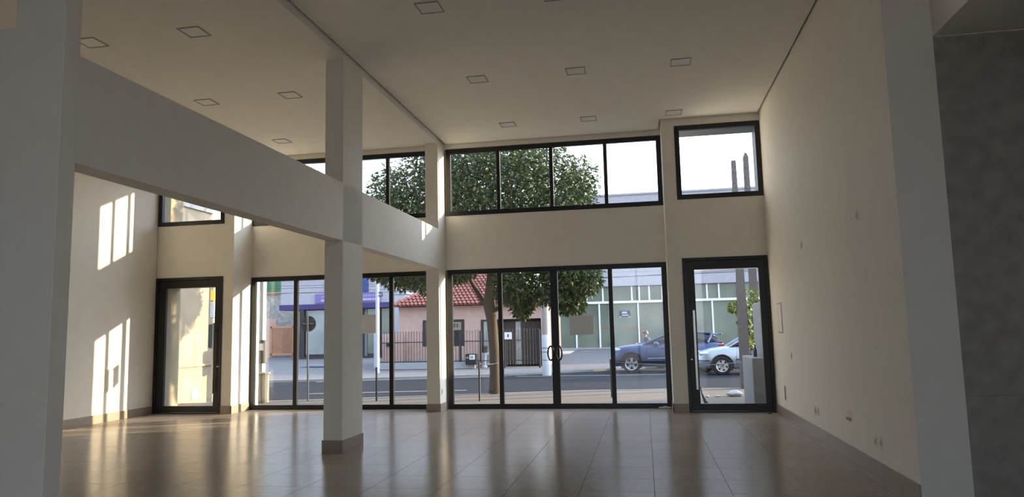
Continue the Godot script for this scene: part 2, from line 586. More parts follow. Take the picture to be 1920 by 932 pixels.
func make_openings() -> void:
	door("door_1", 0.7245, WALL_R - 0.002, 0.93, 2.04, 0.885, 0.812, "tall black pivot door with a clear pane at the right wall")
	door("door_2", -9.88, -8.372, -9.652, -8.54, -8.52, -8.44, "tall black pivot door with a clear pane at the left wall")
	var w := glazing("window_1", -3.86, 0.463, 0.0, 2.752, 0.0, [[-2.79, 0.085], [-1.71, 0.15], [-0.61, 0.085]], 0.095, "black framed sliding glass doors under the right ribbon window")
	# ring pulls on the meeting stiles
	for x in [-1.80, -1.64]:
		var ring := []
		var st := mb()
		for k in 25:
			var t := TAU * k / 24.0
			ring.append(Vector3(x + 1.6985 + 0.055 * cos(t), 1.06 + 0.135 * sin(t), 0.05))
		tube(st, ring, 0.016, 8, false)
		put("handle", fin(st), M.dark_plastic, w)
	glazing("window_2", -8.148, COL_A + 0.02, 0.0, 2.752, 0.0, [[-7.14, 0.085], [-6.09, 0.15], [-5.05, 0.085]], 0.095, "black framed sliding glass doors on the left of the rear column")
	glazing("window_3", -3.86, 0.463, 3.853, 5.239, 0.0, [[-2.775, 0.072], [-1.695, 0.072], [-0.62, 0.072]], 0.09, "ribbon window of four panes above the right sliding doors")
	glazing("window_4", -8.148, COL_A + 0.02, 3.853, 5.239, 0.0, [[-7.13, 0.072], [-6.11, 0.072], [-5.12, 0.072]], 0.09, "ribbon window half hidden behind the mid-height beam")
	glazing("window_5", 0.6944, WALL_R - 0.002, 3.823, 5.208, SECT, [], 0.088, "square black framed window above the right door")
	glazing("window_6", -9.88, -8.372, 3.823, 5.208, SECT, [], 0.088, "square black framed window above the left door")
	glazing("window_7", -1.6, 2.5, 0.0, 5.0, 18.1, [[-0.25, 0.08], [1.15, 0.08]], 0.09, "added unseen glazed opening behind the viewer, sized for fill light")  # added out of view; its size sets the cool light from behind

func make_linings() -> void:
	var st := mb()
	addb(st, 0.70, 2.205, 5.19, 5.2075, -0.085, SECT - 0.09)
	addb(st, 2.19, 2.2075, 3.83, 5.19, -0.085, SECT - 0.09)
	struct("trim_1", fin(st), M.lining, "dark grey metal lining of the outer reveal above the right door", "trim")

func make_fittings() -> void:
	# square downlights, switched off
	var st := mb()
	var s := 0.145
	addb(st, -s, s, -0.012, 0.004, -s, -s + 0.012)
	addb(st, -s, s, -0.012, 0.004, s - 0.012, s)
	addb(st, -s, -s + 0.012, -0.012, 0.004, -s + 0.012, s - 0.012)
	addb(st, s - 0.012, s, -0.012, 0.004, -s + 0.012, s - 0.012)
	var frame := fin(st)
	var diff := cb(-s + 0.013, s - 0.013, -0.006, 0.003, -s + 0.013, s - 0.013, 0.002)
	var rows := [[1.13, "nearest the front windows"], [3.66, "in the middle row"], [6.2, "in the row nearest the viewer"]]
	var cols := [[-6.9, "square downlight %s, second left of the column line"], [-5.43, "square downlight %s, first left of the column line"], [-2.35, "square downlight %s, first right of the column line"], [-0.845, "square downlight %s, midway across the right ceiling"], [0.685, "square downlight %s, beside the tall right wall"]]
	for c in cols:
		for r in rows:
			if c[0] > 0 and r[0] > 6:
				continue
			var d := base("ceiling_light", Vector3(c[0], CEIL, r[0]), c[1] % r[1], "downlight", "square ceiling downlights")
			put("frame", frame, M.light_rim, d)
			put("diffuser", diff, M.diffuser, d)
	# outlet boxes on the right wall (y, z, half width, half height, kind)
	var plates := [
		[2.608, 6.228, 0.035, 0.06, "high outlet plate on the cream wall, nearest the foreground pier"],
		[2.60, 3.52, 0.035, 0.06, "high outlet plate on the cream wall, above the second floor outlets"],
		[1.03, 2.286, 0.035, 0.055, "switch plate at waist height on the cream wall"],
		[0.352, 3.68, 0.035, 0.055, "low outlet plate, left one of the first pair along the cream wall"],
		[0.362, 3.84, 0.035, 0.055, "low outlet plate, right one of the first pair along the cream wall"],
		[0.335, 6.28, 0.035, 0.055, "low outlet plate, left one of the pair nearest the foreground pier"],
		[0.345, 6.46, 0.035, 0.055, "low outlet plate, right one of the pair nearest the foreground pier"]]
	for p in plates:
		var o := base("outlet", Vector3(WALL_R, p[0], p[1]), p[4], "outlet")
		put("plate", cb(-0.008, 0.0, -p[3], p[3], -p[2], p[2], 0.002), M.white_plastic, o)
		put("socket", cb(-0.010, -0.006, -p[3] * 0.45, p[3] * 0.45, -p[2] * 0.55, p[2] * 0.55, 0.002), M.light_rim, o)
	var b := base("electrical_panel", Vector3(WALL_R, 1.62, 1.53), "narrow pale electrical panel on the cream wall beside the right door", "panel")
	put("frame", cb(-0.008, 0, -0.25, 0.25, -0.2, 0.2, 0.003), M.light_rim, b)
	put("cover", cb(-0.011, -0.006, -0.225, 0.225, -0.17, 0.17, 0.002), M.white_plastic, b)
	b = base("cable_slot", Vector3(WALL_R, 0.405, 1.6), "dark open cable box low on the cream wall beside the right door", "outlet")
	put("box", cb(-0.006, 0, -0.13, 0.13, -0.07, 0.07, 0.002), M.white_plastic, b)
	put("opening", cb(-0.008, -0.004, -0.11, 0.11, -0.045, 0.045, 0.002), M.grout, b)
	b = base("cable_box", Vector3(WALL_R, 0.5, 5.38), "open cable box with a loose cover low on the cream wall", "outlet")
	put("box", cb(-0.006, 0, -0.05, 0.05, -0.075, 0.075, 0.002), M.white_plastic, b)
	put("cover", cb(-0.02, -0.012, -0.07, -0.04, -0.09, 0.05, 0.002), M.grey_plastic, b)
	b = base("electrical_panel", Vector3(WALL_L, 0.75, 1.91), "pale electrical panel in the lower sun patch on the left wall", "panel")
	put("frame", cb(0, 0.018, -0.21, 0.21, -0.13, 0.13, 0.003), M.white_plastic, b)
	put("cover", cb(0.018, 0.024, -0.185, 0.185, -0.105, 0.105, 0.002), M.white_plastic, b)
	b = base("outlet", Vector3(COL_B, 0.37, 0.375), "white outlet plate low on the sunlit side of the rear column", "outlet")
	put("plate", cb(0, 0.008, -0.06, 0.06, -0.038, 0.038, 0.002), M.white_plastic, b)
	put("socket", cb(0.006, 0.010, -0.025, 0.025, -0.02, 0.02, 0.002), M.grey_plastic, b)
	# plain paper notices stuck to the glass
	tag(put("paper_notice", cb(-1.417, -0.955, 1.40, 1.775, -0.031, -0.027, 0.001), M.paper), "plain beige sheet stuck to the pane right of the ring handles", "notice")
	tag(put("paper_notice", cb(-5.86, -5.387, 1.52, 1.90, -0.031, -0.027, 0.001), M.paper), "plain beige sheet stuck to the left glazing beside the middle column", "notice")
	# rag at the window corner and a crumb on the floor
	st = mb()
	var rings := []
	for i in 9:
		var t := i / 8.0
		var ring := []
		for k in 8:
			var a := -TAU * k / 8.0
			var r := 0.012 + 0.022 * sin(PI * t) + 0.006 * sin(t * 17.0 + k)
			ring.append(Vector3(0.20 + 0.26 * t, 0.014 + maxf(-0.014, r * sin(a) * 0.8), 0.04 + 0.012 * sin(t * 9.0) + r * cos(a)))
		rings.append(ring)
	loft(st, rings)
	tag(put("rag", fin(st), M.cloth), "crumpled white rag on the floor at the glazing corner", "rag")
	st = mb()
	lathe(st, [[0.004, 0.0], [0.03, 0.003], [0.022, 0.013], [0.005, 0.018]], 7)
	tag(put("clod", fin(st), M.dark_wood, self, Vector3(2.05, 0, 0.93)), "small dark crumb of dirt on the floor before the right door", "debris")

# ------------------------------------------------------------------ the street
func make_ground() -> void:
	var near := [Vector3(-16, 0, -0.9), Vector3(-11, 0, -1.9), Vector3(-8.2, 0, -2.55), Vector3(-4.1, 0, -3.95), Vector3(-1.5, 0, -4.75), Vector3(1.9, 0, -5.05), Vector3(8, 0, -5.3), Vector3(40, 0, -6.5)]
	var far := [Vector3(-40, 0, -5.5), Vector3(-20, 0, -8.6), Vector3(-11.4, 0, -10.6), Vector3(-5, 0, -12.6), Vector3(0, 0, -15.9), Vector3(8, 0, -16.4), Vector3(40, 0, -17.0)]
	var y0 := -0.05
	struct("terrain", bx(-160, 160, -1.2, -0.4, -160, 60), M.earth, "bare ground beyond the street", "ground")
	# near pavement
	var pts := []
	for p in near:
		pts.append(Vector3(p.x, y0, p.z + 0.14))
	pts.append(Vector3(40, y0, 0.72))
	pts.append(Vector3(-16, y0, 0.72))
	struct("sidewalk", fin(slab(mb(), pts, 0.4)), M.cobble, "small-stone pavement in front of the shop", "pavement")
	var st := mb()
	for i in near.size() - 1:
		var a: Vector3 = near[i]
		var b: Vector3 = near[i + 1]
		slab(st, [Vector3(a.x, y0 + 0.012, a.z + 0.14), Vector3(b.x, y0 + 0.012, b.z + 0.14), Vector3(b.x, y0 + 0.012, b.z), Vector3(a.x, y0 + 0.012, a.z)], 0.35)
	struct("kerb", fin(st), M.kerb, "pale kerb of the near pavement", "kerb")
	# carriageway
	pts = []
	for p in near:
		pts.append(Vector3(p.x, -0.13, p.z + 0.02))
	for i in range(far.size() - 1, -1, -1):
		pts.append(Vector3(far[i].x, -0.13, far[i].z - 0.02))
	struct("road", fin(slab(mb(), pts, 0.3)), M.asphalt, "dark asphalt carriageway outside", "road")
	st = mb()
	for i in far.size() - 1:
		var a: Vector3 = far[i]
		var b: Vector3 = far[i + 1]
		slab(st, [Vector3(a.x, y0, a.z), Vector3(b.x, y0, b.z), Vector3(b.x, y0, b.z - 0.15), Vector3(a.x, y0, a.z - 0.15)], 0.3)
	struct("kerb", fin(st), M.kerb, "pale kerb of the far pavement", "kerb")
	# far pavement and forecourts: house in the middle, shop yard left, car park right
	pts = []
	for p in far:
		pts.append(Vector3(p.x, y0 - 0.01, p.z - 0.15))
	pts.append(Vector3(40, y0 - 0.01, -20.0))
	pts.append(Vector3(-4.3, y0 - 0.01, -20.0))
	pts.append(Vector3(-4.3, y0 - 0.01, -24.0))
	pts.append(Vector3(-11.5, y0 - 0.01, -24.0))
	pts.append(Vector3(-11.5, y0 - 0.01, -16.0))
	pts.append(Vector3(-40, y0 - 0.01, -16.0))
	struct("sidewalk", fin(slab(mb(), pts, 0.3)), M.concrete, "grey concrete pavement across the street", "pavement")
	struct("forecourt", fin(slab(mb(), [Vector3(-4.3, y0 - 0.01, -20), Vector3(40, y0 - 0.01, -20), Vector3(40, 0.25, -34), Vector3(-4.3, 0.25, -34)], 0.4)), M.concrete, "grey car park rising to the glass-fronted building", "pavement")
	struct("forecourt", fin(slab(mb(), [Vector3(-60, y0 - 0.01, -16), Vector3(-11.5, y0 - 0.01, -16), Vector3(-11.5, 0.1, -36), Vector3(-60, 0.1, -60), Vector3(-80, 0.1, -60)], 0.4)), M.concrete, "grey forecourt of the shop with the purple band", "pavement")
	# painted lines
	var line := func(a: Vector3, b: Vector3, w: float) -> ArrayMesh:
		var d := (b - a).cross(Vector3.UP).normalized() * w / 2
		return fin(slab(mb(), [a - d, b - d, b + d, a + d], 0.006))
	tag(put("edge_line", line.call(Vector3(-11.5, -0.122, -10.25), Vector3(-5, -0.122, -12.2), 0.12), M.road_paint), "white edge line along the far kerb by the pink house", "road marking")
	tag(put("edge_line", line.call(Vector3(-4.6, -0.122, -12.0), Vector3(7, -0.122, -12.4), 0.12), M.road_paint), "white edge line beneath the parked cars", "road marking")
	tag(put("lane_line", line.call(Vector3(-9.4, -0.122, -5.3), Vector3(-5.0, -0.122, -6.1), 0.12), M.road_paint), "white lane line in front of the pink house", "road marking")
	tag(put("bay_line", line.call(Vector3(-3.9, 0.185, -31.0), Vector3(1.4, 0.185, -31.0), 0.34), M.yellow_paint), "yellow line along the head of the car park bays", "road marking")
	tag(put("bay_line", line.call(Vector3(-1.5, 0.165, -30.0), Vector3(-1.65, -0.01, -22.2), 0.24), M.yellow_paint), "yellow line between two car park bays", "road marking")
	var bp := base("parking_mark", Vector3(-15.9, 0.0, -20.4), "blue accessible parking mark painted on the shop forecourt", "road marking")
	put("field", fin(slab(mb(), [Vector3(-0.75, -0.005, 1.0), Vector3(0.75, -0.005, 1.0), Vector3(0.75, 0.015, -1.0), Vector3(-0.75, 0.015, -1.0)], 0.01)), M.blue_paint, bp)
	put("symbol", fin(tube(mb(), [Vector3(-0.5, 0.022, 0.5), Vector3(0.1, 0.022, 0.5), Vector3(0.45, 0.022, 0.1), Vector3(0.3, 0.026, -0.4), Vector3(-0.2, 0.026, -0.5)], 0.06, 6)), M.road_paint, bp)

# leaves: a bent lance of four triangles, scattered in blobs
func leaf_mesh(l: float, w: float) -> ArrayMesh:
	var st := mb()
	var z := 0.0
	tri(st, Vector3(0, 0, 0), Vector3(w * 0.5, 0.12 * l, l * 0.42), Vector3(0, 0.02 * l, l * 0.5))
	tri(st, Vector3(0, 0, 0), Vector3(0, 0.02 * l, l * 0.5), Vector3(-w * 0.5, 0.12 * l, l * 0.42))
	tri(st, Vector3(w * 0.5, 0.12 * l, l * 0.42), Vector3(0, -0.10 * l, l), Vector3(0, 0.02 * l, l * 0.5))
	tri(st, Vector3(-w * 0.5, 0.12 * l, l * 0.42), Vector3(0, 0.02 * l, l * 0.5), Vector3(0, -0.10 * l, l))
	return fin(st)

func leaf_mat(c: Color, tint := true) -> StandardMaterial3D:
	var m := mat(c, 0.5)
	m.vertex_color_use_as_albedo = tint
	m.backlight_enabled = true
	m.backlight = Color(0.45, 0.5, 0.2)
	m.cull_mode = BaseMaterial3D.CULL_DISABLED
	return m

func leaf_pose(c: Vector3, out: Vector3, size: float) -> Transform3D:
	var d := (out * 0.7 + Vector3(rng.randf_range(-1, 1), rng.randf_range(-1.0, 0.25), rng.randf_range(-1, 1))).normalized()
	var b := Basis.looking_at(-d, Vector3.UP if absf(d.y) < 0.95 else Vector3.RIGHT)
	b = b.rotated(d, rng.randf_range(-1.2, 1.2)).scaled_local(Vector3.ONE * size)
	return Transform3D(b, c)

# blobs: [centre, radii]; returns poses on and inside their skins
func scatter(blobs: Array, n: int, s0: float, s1: float) -> Array:
	var out := []
	for i in n:
		var bl: Array = blobs[i % blobs.size()]
		var u := Vector3(rng.randfn(), rng.randfn(), rng.randfn()).normalized()
		var r := pow(rng.randf(), 0.45)
		out.append(leaf_pose(bl[0] + u * bl[1] * r, u, rng.randf_range(s0, s1)))
	return out

func foliage(parent: Node, called: String, mesh: Mesh, m: Material, poses: Array, lo: Color, hi: Color) -> void:
	var mm := MultiMesh.new()
	mm.transform_format = MultiMesh.TRANSFORM_3D
	mm.use_colors = true
	mm.mesh = mesh
	mm.instance_count = poses.size()
	for i in poses.size():
		mm.set_instance_transform(i, poses[i])
		mm.set_instance_color(i, lo.lerp(hi, rng.randf()))
	var o := MultiMeshInstance3D.new()
	o.name = called
	o.multimesh = mm
	o.material_override = m
	o.set_meta("kind", "stuff")
	parent.add_child(o, true)

func make_tree() -> void:
	rng.seed = 7
	var at := Vector3(-3.767, -0.05, -4.05)
	var t := base("street_tree", at, "broad leafy street tree with dark trunk on the near pavement", "tree")
	var P := func(x: float, y: float, z := 0.0) -> Vector3: return Vector3(x + 3.767, y + 0.05, z)
	put("trunk", fin(tube(mb(), [P.call(-3.75, -0.1), P.call(-3.757, 0.15), P.call(-3.757, 0.455), P.call(-3.76, 0.989), P.call(-3.79, 1.4), P.call(-3.813, 1.797), P.call(-3.875, 2.179), P.call(-3.83, 2.6), P.call(-3.788, 3.02), P.call(-3.7, 3.8, 0.1), P.call(-3.75, 4.8, 0.1), P.call(-3.8, 5.8)], [0.19, 0.155, 0.135, 0.13, 0.13, 0.135, 0.16, 0.135, 0.12, 0.1, 0.07, 0.03], 12)), M.bark, t)
	var limbs := [
		[P.call(-3.9, 2.15), P.call(-4.04, 2.279), P.call(-4.245, 2.627), P.call(-4.477, 3.06), P.call(-5.1, 3.8, 0.2), P.call(-5.9, 4.5, 0.3)],
		[P.call(-3.82, 2.0), P.call(-3.6, 2.1), P.call(-3.49, 2.3), P.call(-3.06, 2.86), P.call(-2.4, 3.5, 0.1), P.call(-1.7, 4.2, 0.2)],
		[P.call(-3.8, 3.0), P.call(-3.9, 3.7, -0.5), P.call(-4.1, 4.6, -1.2)],
		[P.call(-3.8, 3.1), P.call(-3.4, 3.9, 0.6), P.call(-3.0, 4.9, 1.2)],
		[P.call(-4.6, 3.2), P.call(-5.2, 3.3, 0.1), P.call(-6.0, 3.4, 0.2)],
		[P.call(-3.0, 2.95), P.call(-2.3, 3.0, 0.2), P.call(-1.6, 2.9, 0.3)]]
	for l in limbs:
		var r := []
		for i in l.size():
			r.append(lerpf(0.075, 0.02, i / float(l.size() - 1)))
		put("branch", fin(tube(mb(), l, r, 8)), M.bark, t)
	var blobs := []
	for b in [[-4.0, 5.2, 0.0, 1.9, 1.6, 1.6], [-5.6, 4.9, 0.2, 1.3, 1.2, 1.3], [-2.4, 4.9, 0.1, 1.2, 1.3, 1.3], [-4.8, 6.0, -0.3, 1.3, 0.9, 1.2], [-3.0, 6.0, 0.0, 1.2, 0.9, 1.2], [-6.2, 4.3, 0.2, 0.8, 0.9, 0.9], [-1.7, 4.5, 0.2, 0.75, 0.9, 0.9], [-3.9, 4.2, 0.7, 1.6, 0.9, 0.7], [-5.3, 3.6, 0.3, 1.0, 0.55, 0.8], [-6.3, 3.4, 0.1, 0.6, 0.5, 0.6], [-2.6, 3.5, 0.2, 0.9, 0.7, 0.8], [-1.7, 3.1, 0.3, 0.75, 0.65, 0.7], [-2.0, 2.5, 0.2, 0.6, 0.5, 0.5], [-3.1, 2.75, 0.5, 0.55, 0.55, 0.5], [-4.0, 3.5, 0.4, 0.9, 0.5, 0.6], [-3.0, 2.2, 0.1, 0.3, 0.4, 0.3], [-4.9, 3.05, 0.3, 0.5, 0.35, 0.5], [-6.5, 5.2, 0.0, 0.6, 0.7, 0.7], [-1.5, 5.3, 0.0, 0.55, 0.6, 0.7], [-6.1, 3.0, 0.2, 0.6, 0.4, 0.5], [-5.4, 2.9, 0.3, 0.6, 0.4, 0.5], [-6.7, 3.2, 0.1, 0.4, 0.35, 0.4], [-1.4, 2.75, 0.3, 0.45, 0.45, 0.45], [-2.4, 2.6, 0.3, 0.55, 0.5, 0.45], [-3.3, 2.6, 0.45, 0.4, 0.45, 0.4], [-1.75, 2.15, 0.2, 0.35, 0.3, 0.35], [-4.6, 3.1, 0.4, 0.5, 0.35, 0.5]]:
		blobs.append([P.call(b[0], b[1], b[2]), Vector3(b[3], b[4], b[5])])
	# twigs fill each blob: big blobs come up more often
	var weighted := []
	for b in blobs:
		for k in int(ceil(b[1].x * b[1].y * b[1].z * 3.0)) + 1:
			weighted.append(b)
	var lm := leaf_mesh(0.125, 0.05)
	var m := leaf_mat(Color.WHITE)
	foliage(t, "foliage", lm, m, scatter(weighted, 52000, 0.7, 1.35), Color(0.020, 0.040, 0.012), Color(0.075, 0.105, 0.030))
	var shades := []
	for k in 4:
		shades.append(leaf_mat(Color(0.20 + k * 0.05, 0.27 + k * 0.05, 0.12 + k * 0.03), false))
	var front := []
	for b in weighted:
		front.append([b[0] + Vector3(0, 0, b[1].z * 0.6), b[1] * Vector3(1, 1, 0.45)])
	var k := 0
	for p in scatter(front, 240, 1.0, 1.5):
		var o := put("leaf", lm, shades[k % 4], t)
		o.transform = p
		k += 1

func shrub(called: String, at: Vector3, h: float, blobs: Array, n: int, label: String, lo: Color, hi: Color) -> void:
	var t := base(called, at, label, "shrub")
	put("stem", fin(tube(mb(), [Vector3(0, 0, 0), Vector3(0.03, h * 0.5, 0), Vector3(-0.02, h, 0.02)], [0.03, 0.022, 0.012], 7)), M.bark, t)
	foliage(t, "foliage", leaf_mesh(0.14, 0.08), leaf_mat(Color.WHITE), scatter(blobs, n, 0.7, 1.3), lo, hi)

func make_near_street() -> void:
	# neighbour's side wall seen through the left door
	var nb := base("neighbour_building", Vector3(-11, 0, -2.2), "sunlit white side wall of the neighbouring building beyond the left door", "building")
	put("wall", bx(-2.5, 0, -0.3, 4.72, -0.75, 1.7), M.render_white, nb)
	put("parapet", cb(-2.5, 0.05, 4.72, 4.86, -0.78, 1.7, 0.01), M.render_grey, nb)
	put("ledge", cb(0, 0.05, 0.80, 0.86, -2.6, 1.7, 0.01), M.render_white, nb)
	put("low_wall", bx(-2.5, 0, -0.3, 1.2, -2.6, -0.75), M.render_white, nb)
	put("vent_plate", cb(0, 0.02, 0.0, 0.26, -0.33, -0.06, 0.005), M.white_plastic, nb)
	var wu := put("window_unit", bx(-0.3, -0.02, 1.2, 3.0, -1.35, -0.75), M.render_white, nb)
	put("pane", cb(-0.05, 0.0, 1.24, 1.86, -1.30, -0.70, 0.02), M.dark_glass, wu)
	put("pane", cb(-0.05, 0.0, 2.02, 2.42, -1.30, -0.72, 0.01), M.pale_grey, wu)
	put("board", cb(-0.05, 0.0, 2.46, 2.74, -1.30, -0.72, 0.01), M.yellow_paint, wu)
	var tk := base("water_tank", Vector3(-11.45, 4.86, -2.55), "small white water tank on the neighbour's parapet", "tank")
	put("body", fin(lathe(mb(), [[0.16, 0.0], [0.2, 0.05], [0.2, 0.3], [0.15, 0.34]], 16)), M.whitewash, tk)
	put("lid", fin(lathe(mb(), [[0.17, 0.34], [0.17, 0.37], [0.05, 0.41]], 16)), M.whitewash, tk)
	# gate pier, meter box and pole beside the neighbour's entrance
	var gp := base("gate_pier", Vector3(-8.95, -0.05, -2.0), "short cream gate pier outside the leftmost pane", "pillar")
	put("shaft", cb(-0.1, 0.1, 0, 0.66, -0.1, 0.1, 0.008), M.render_cream, gp)
	put("cap", cb(-0.12, 0.12, 0.66, 0.71, -0.12, 0.12, 0.01), M.render_cream, gp)
	var mp := base("meter_post", Vector3(-9.86, -0.13, -3.5), "grey steel post carrying a dark meter box, behind the gate pier", "post")
	put("post", cb(-0.09, 0.09, 0, 3.6, -0.09, 0.09, 0.008), M.pale_grey, mp)
	var box_part := put("meter_box", cb(0.02, 0.24, 0.95, 1.55, 0.09, 0.24, 0.02), M.sign_back, mp)
	put("window", cb(0.09, 0.2, 1.28, 1.46, 0.235, 0.25, 0.01), M.white_plastic, box_part)
	# traffic sign from behind
	var ts := base("traffic_sign", Vector3(-7.98, -0.05, -2.35), "round traffic sign seen from behind on a thin steel pole", "sign")
	put("pole", bar(Vector3(0, 0, 0), Vector3(-0.03, 2.12, 0), 0.026, 10), M.zinc, ts)
	var st := mb()
	var rings := []
	for z in [0.018, 0.03]:
		var ring := []
		for k in 28:
			var a := TAU * k / 28.0
			ring.append(Vector3(-0.02 + 0.19 * cos(a), 1.84 + 0.19 * sin(a), -z - 0.015))
		rings.append(ring)
	loft(st, rings, true, true, false)
	put("disc", fin(st), M.sign_back, ts)
	put("bracket", cb(-0.15, 0.11, 1.825, 1.855, -0.034, 0.012, 0.004), M.zinc, ts)
	# thin bollards with a cable
	for b in [[-6.24, -2.3, 0.76, "thin black bollard left of the rear column, behind the beige sheet"], [-3.72, -2.12, 0.86, "thin black bollard just left of the tree trunk"], [-0.79, -2.82, 0.85, "thin black bollard in front of the parked blue car"]]:
		var o := base("bollard", Vector3(b[0], -0.05, b[1]), b[3], "bollard", "thin black bollards")
		put("shaft", bar(Vector3.ZERO, Vector3(0, b[2], 0), 0.022, 10), M.iron, o)
		put("cap", fin(lathe(mb(), [[0.026, b[2] - 0.01], [0.026, b[2] + 0.01], [0.008, b[2] + 0.022]], 10)), M.iron, o)
	tag(put("cable", fin(tube(mb(), [Vector3(-0.762, 0.74, -2.82), Vector3(0.4, 0.66, -2.9), Vector3(1.4, 0.64, -3.0), Vector3(2.4, 0.70, -3.1)], 0.008, 6)), M.zinc), "grey cable slung from the bollard in front of the blue car", "cable")
	tag(put("cable", fin(tube(mb(), [Vector3(-3.71, 0.78, -2.12), Vector3(-3.6, 0.73, -3.0), Vector3(-3.64, 0.72, -3.95)], 0.008, 6)), M.zinc), "short grey cable from the bollard to the tree trunk", "cable")
	# side walls at the right door
	struct("wall_side_low", cb(1.95, 2.6, -0.2, 0.90, -1.48, -0.09, 0.01), M.wall_shade_grey, "low pale grey wall outside the right door", "wall")
	struct("wall_side_tall", cb(2.2, 2.6, 0.90, 1.95, -1.42, -0.09, 0.01), M.wall_shade_grey, "taller pale grey wall behind the low one at the right door", "wall")
	struct("wall_added_sun_block", cb(5.0, 5.2, -0.2, 2.5, -4.2, 1.0, 0.01), M.pale_grey, "added unseen wall on the right that keeps low sun off the floor", "wall")  # added out of view to stop low sun reaching the shop floor
	var bo := base("bottle", Vector3(2.10, 0.90, -0.7), "dark blue bottle standing on the low grey wall", "bottle")
	put("body", fin(lathe(mb(), [[0.03, 0.0], [0.034, 0.01], [0.034, 0.13], [0.014, 0.17], [0.014, 0.2]], 16)), M.blue_bottle, bo)
	put("cap", fin(lathe(mb(), [[0.016, 0.2], [0.016, 0.225], [0.01, 0.228]], 12)), M.dark_plastic, bo)
	var bag := mb()
	rings = []
	rng.seed = 31
	for i in 7:
		var v := i / 6.0
		var ring := []
		for k in 12:
			var a := -TAU * k / 12.0
			var r := (0.06 + 0.12 * sin(PI * clampf(v * 0.9 + 0.12, 0, 1))) * rng.randf_range(0.8, 1.2)
			ring.append(Vector3(cos(a) * r, v * 0.13, sin(a) * r * 0.8))
		rings.append(ring)
	loft(bag, rings)
	tag(put("plastic_bag", fin(bag), M.plastic_bag, self, Vector3(1.93, -0.05, -2.9)), "crumpled white plastic bag on the pavement at the low wall's end", "bag")
	for q in [[1.32, -2.75, 0.05, "scrap of white paper on the pavement, left one seen through the right door"], [1.55, -2.8, 0.07, "scrap of white paper on the pavement beside the white bag"]]:
		st = mb()
		lathe(st, [[q[2] * 0.5, 0.0], [q[2], 0.012], [q[2] * 0.6, 0.03], [0.01, 0.04]], 7)
		tag(put("litter", fin(st), M.plastic_bag, self, Vector3(q[0], -0.05, q[1])), q[3], "litter")
	# black rubber strip hanging behind the right door
	tag(put("rubber_strip", fin(tube(mb(), [Vector3(0.955, 0.42, 0.45), Vector3(0.975, 0.30, 0.44), Vector3(1.02, 0.17, 0.43), Vector3(1.10, 0.06, 0.42), Vector3(1.18, -0.03, 0.41)], [0.008, 0.014, 0.026, 0.04, 0.045], 8)), M.rubber), "curved black rubber strip behind the lower corner of the right door", "strip")
	# concrete utility posts on the near pavement
	for q in [[2.45, -5.0, 5.75, 0.055, 0.13, false, "square concrete utility post, the left of two beyond the right door"], [2.93, -6.2, 6.1, 0.065, 0.12, true, "taller utility post with a pointed top beyond the right door"]]:
		var u := base("utility_post", Vector3(q[0], -0.1, q[1]), q[6], "post", "utility posts beyond the right door")
		var h: float = q[2] + 0.1
		var a: float = q[4]
		var b: float = q[3]
		st = mb()
		var rr := []
		for e in [[0.0, a], [h, b]] + ([[h + 0.12, b * 0.35]] if q[5] else []):
			rr.append([Vector3(-e[1], e[0], -e[1]), Vector3(-e[1], e[0], e[1]), Vector3(e[1], e[0], e[1]), Vector3(e[1], e[0], -e[1])])
		loft(st, rr, true, true, false)
		put("shaft", fin(st), M.dark_concrete, u)
		put("loop_wire", fin(tube(mb(), [Vector3(-0.05, h - 1.2, 0), Vector3(-0.2, h - 1.3, 0), Vector3(-0.28, h - 1.5, 0), Vector3(-0.26, h - 1.75, 0), Vector3(-0.08, h - 1.9, 0)], 0.006, 5)), M.iron, u)
		for k in 5:
			put("bolt", bar(Vector3(0, h - 0.3 - k * 0.28, b * 1.2), Vector3(0, h - 0.3 - k * 0.28, b * 1.2 + 0.05), 0.014, 6), M.zinc, u)
		put("crossarm", cb(-0.35, 0.05, h - 1.55, h - 1.49, -0.03, 0.03, 0.005), M.zinc, u)
	# overhead wires
	var labels := ["topmost of the three level overhead wires", "middle of the three level overhead wires", "lowest of the three level overhead wires"]
	for k in 3:
		var y := 6.42 - k * 0.11
		var pts := []
		for i in 13:
			var t := i / 12.0
			pts.append(Vector3(-22.0 + 40.0 * t, y + 0.25 * (pow(2 * t - 1, 2) - 0.15), -5.0))
		tag(put("overhead_wire", fin(tube(mb(), pts, 0.007, 5)), M.iron), labels[k], "wire", "level overhead wires")
	labels = ["highest of the slack wires before the glass building", "second of the slack wires before the glass building", "third of the slack wires before the glass building", "lowest of the slack wires before the glass building"]
	for k in 4:
		var y := 3.72 - k * 0.13
		var pts := []
		for i in 13:
			var t := i / 12.0
			pts.append(Vector3(-20.0 + 34.0 * t, y - 0.2 * sin(PI * t) + k * 0.25 * t * (1 if k % 2 else -0.4), -14.6 - k * 0.2))
		tag(put("overhead_wire", fin(tube(mb(), pts, 0.008, 5)), M.iron), labels[k], "wire", "slack overhead wires")
	rng.seed = 51
	shrub("leafy_shrub", Vector3(2.72, -0.1, -6.0), 2.1, [[Vector3(0.05, 2.3, 0), Vector3(0.3, 0.3, 0.25)], [Vector3(-0.05, 1.85, 0), Vector3(0.25, 0.35, 0.25)], [Vector3(-0.3, 2.1, 0), Vector3(0.18, 0.12, 0.15)], [Vector3(-0.02, 1.3, 0), Vector3(0.12, 0.35, 0.15)]], 420, "yellow-green leafy shrub between the two utility posts", Color(0.07, 0.13, 0.03), Color(0.32, 0.34, 0.08))

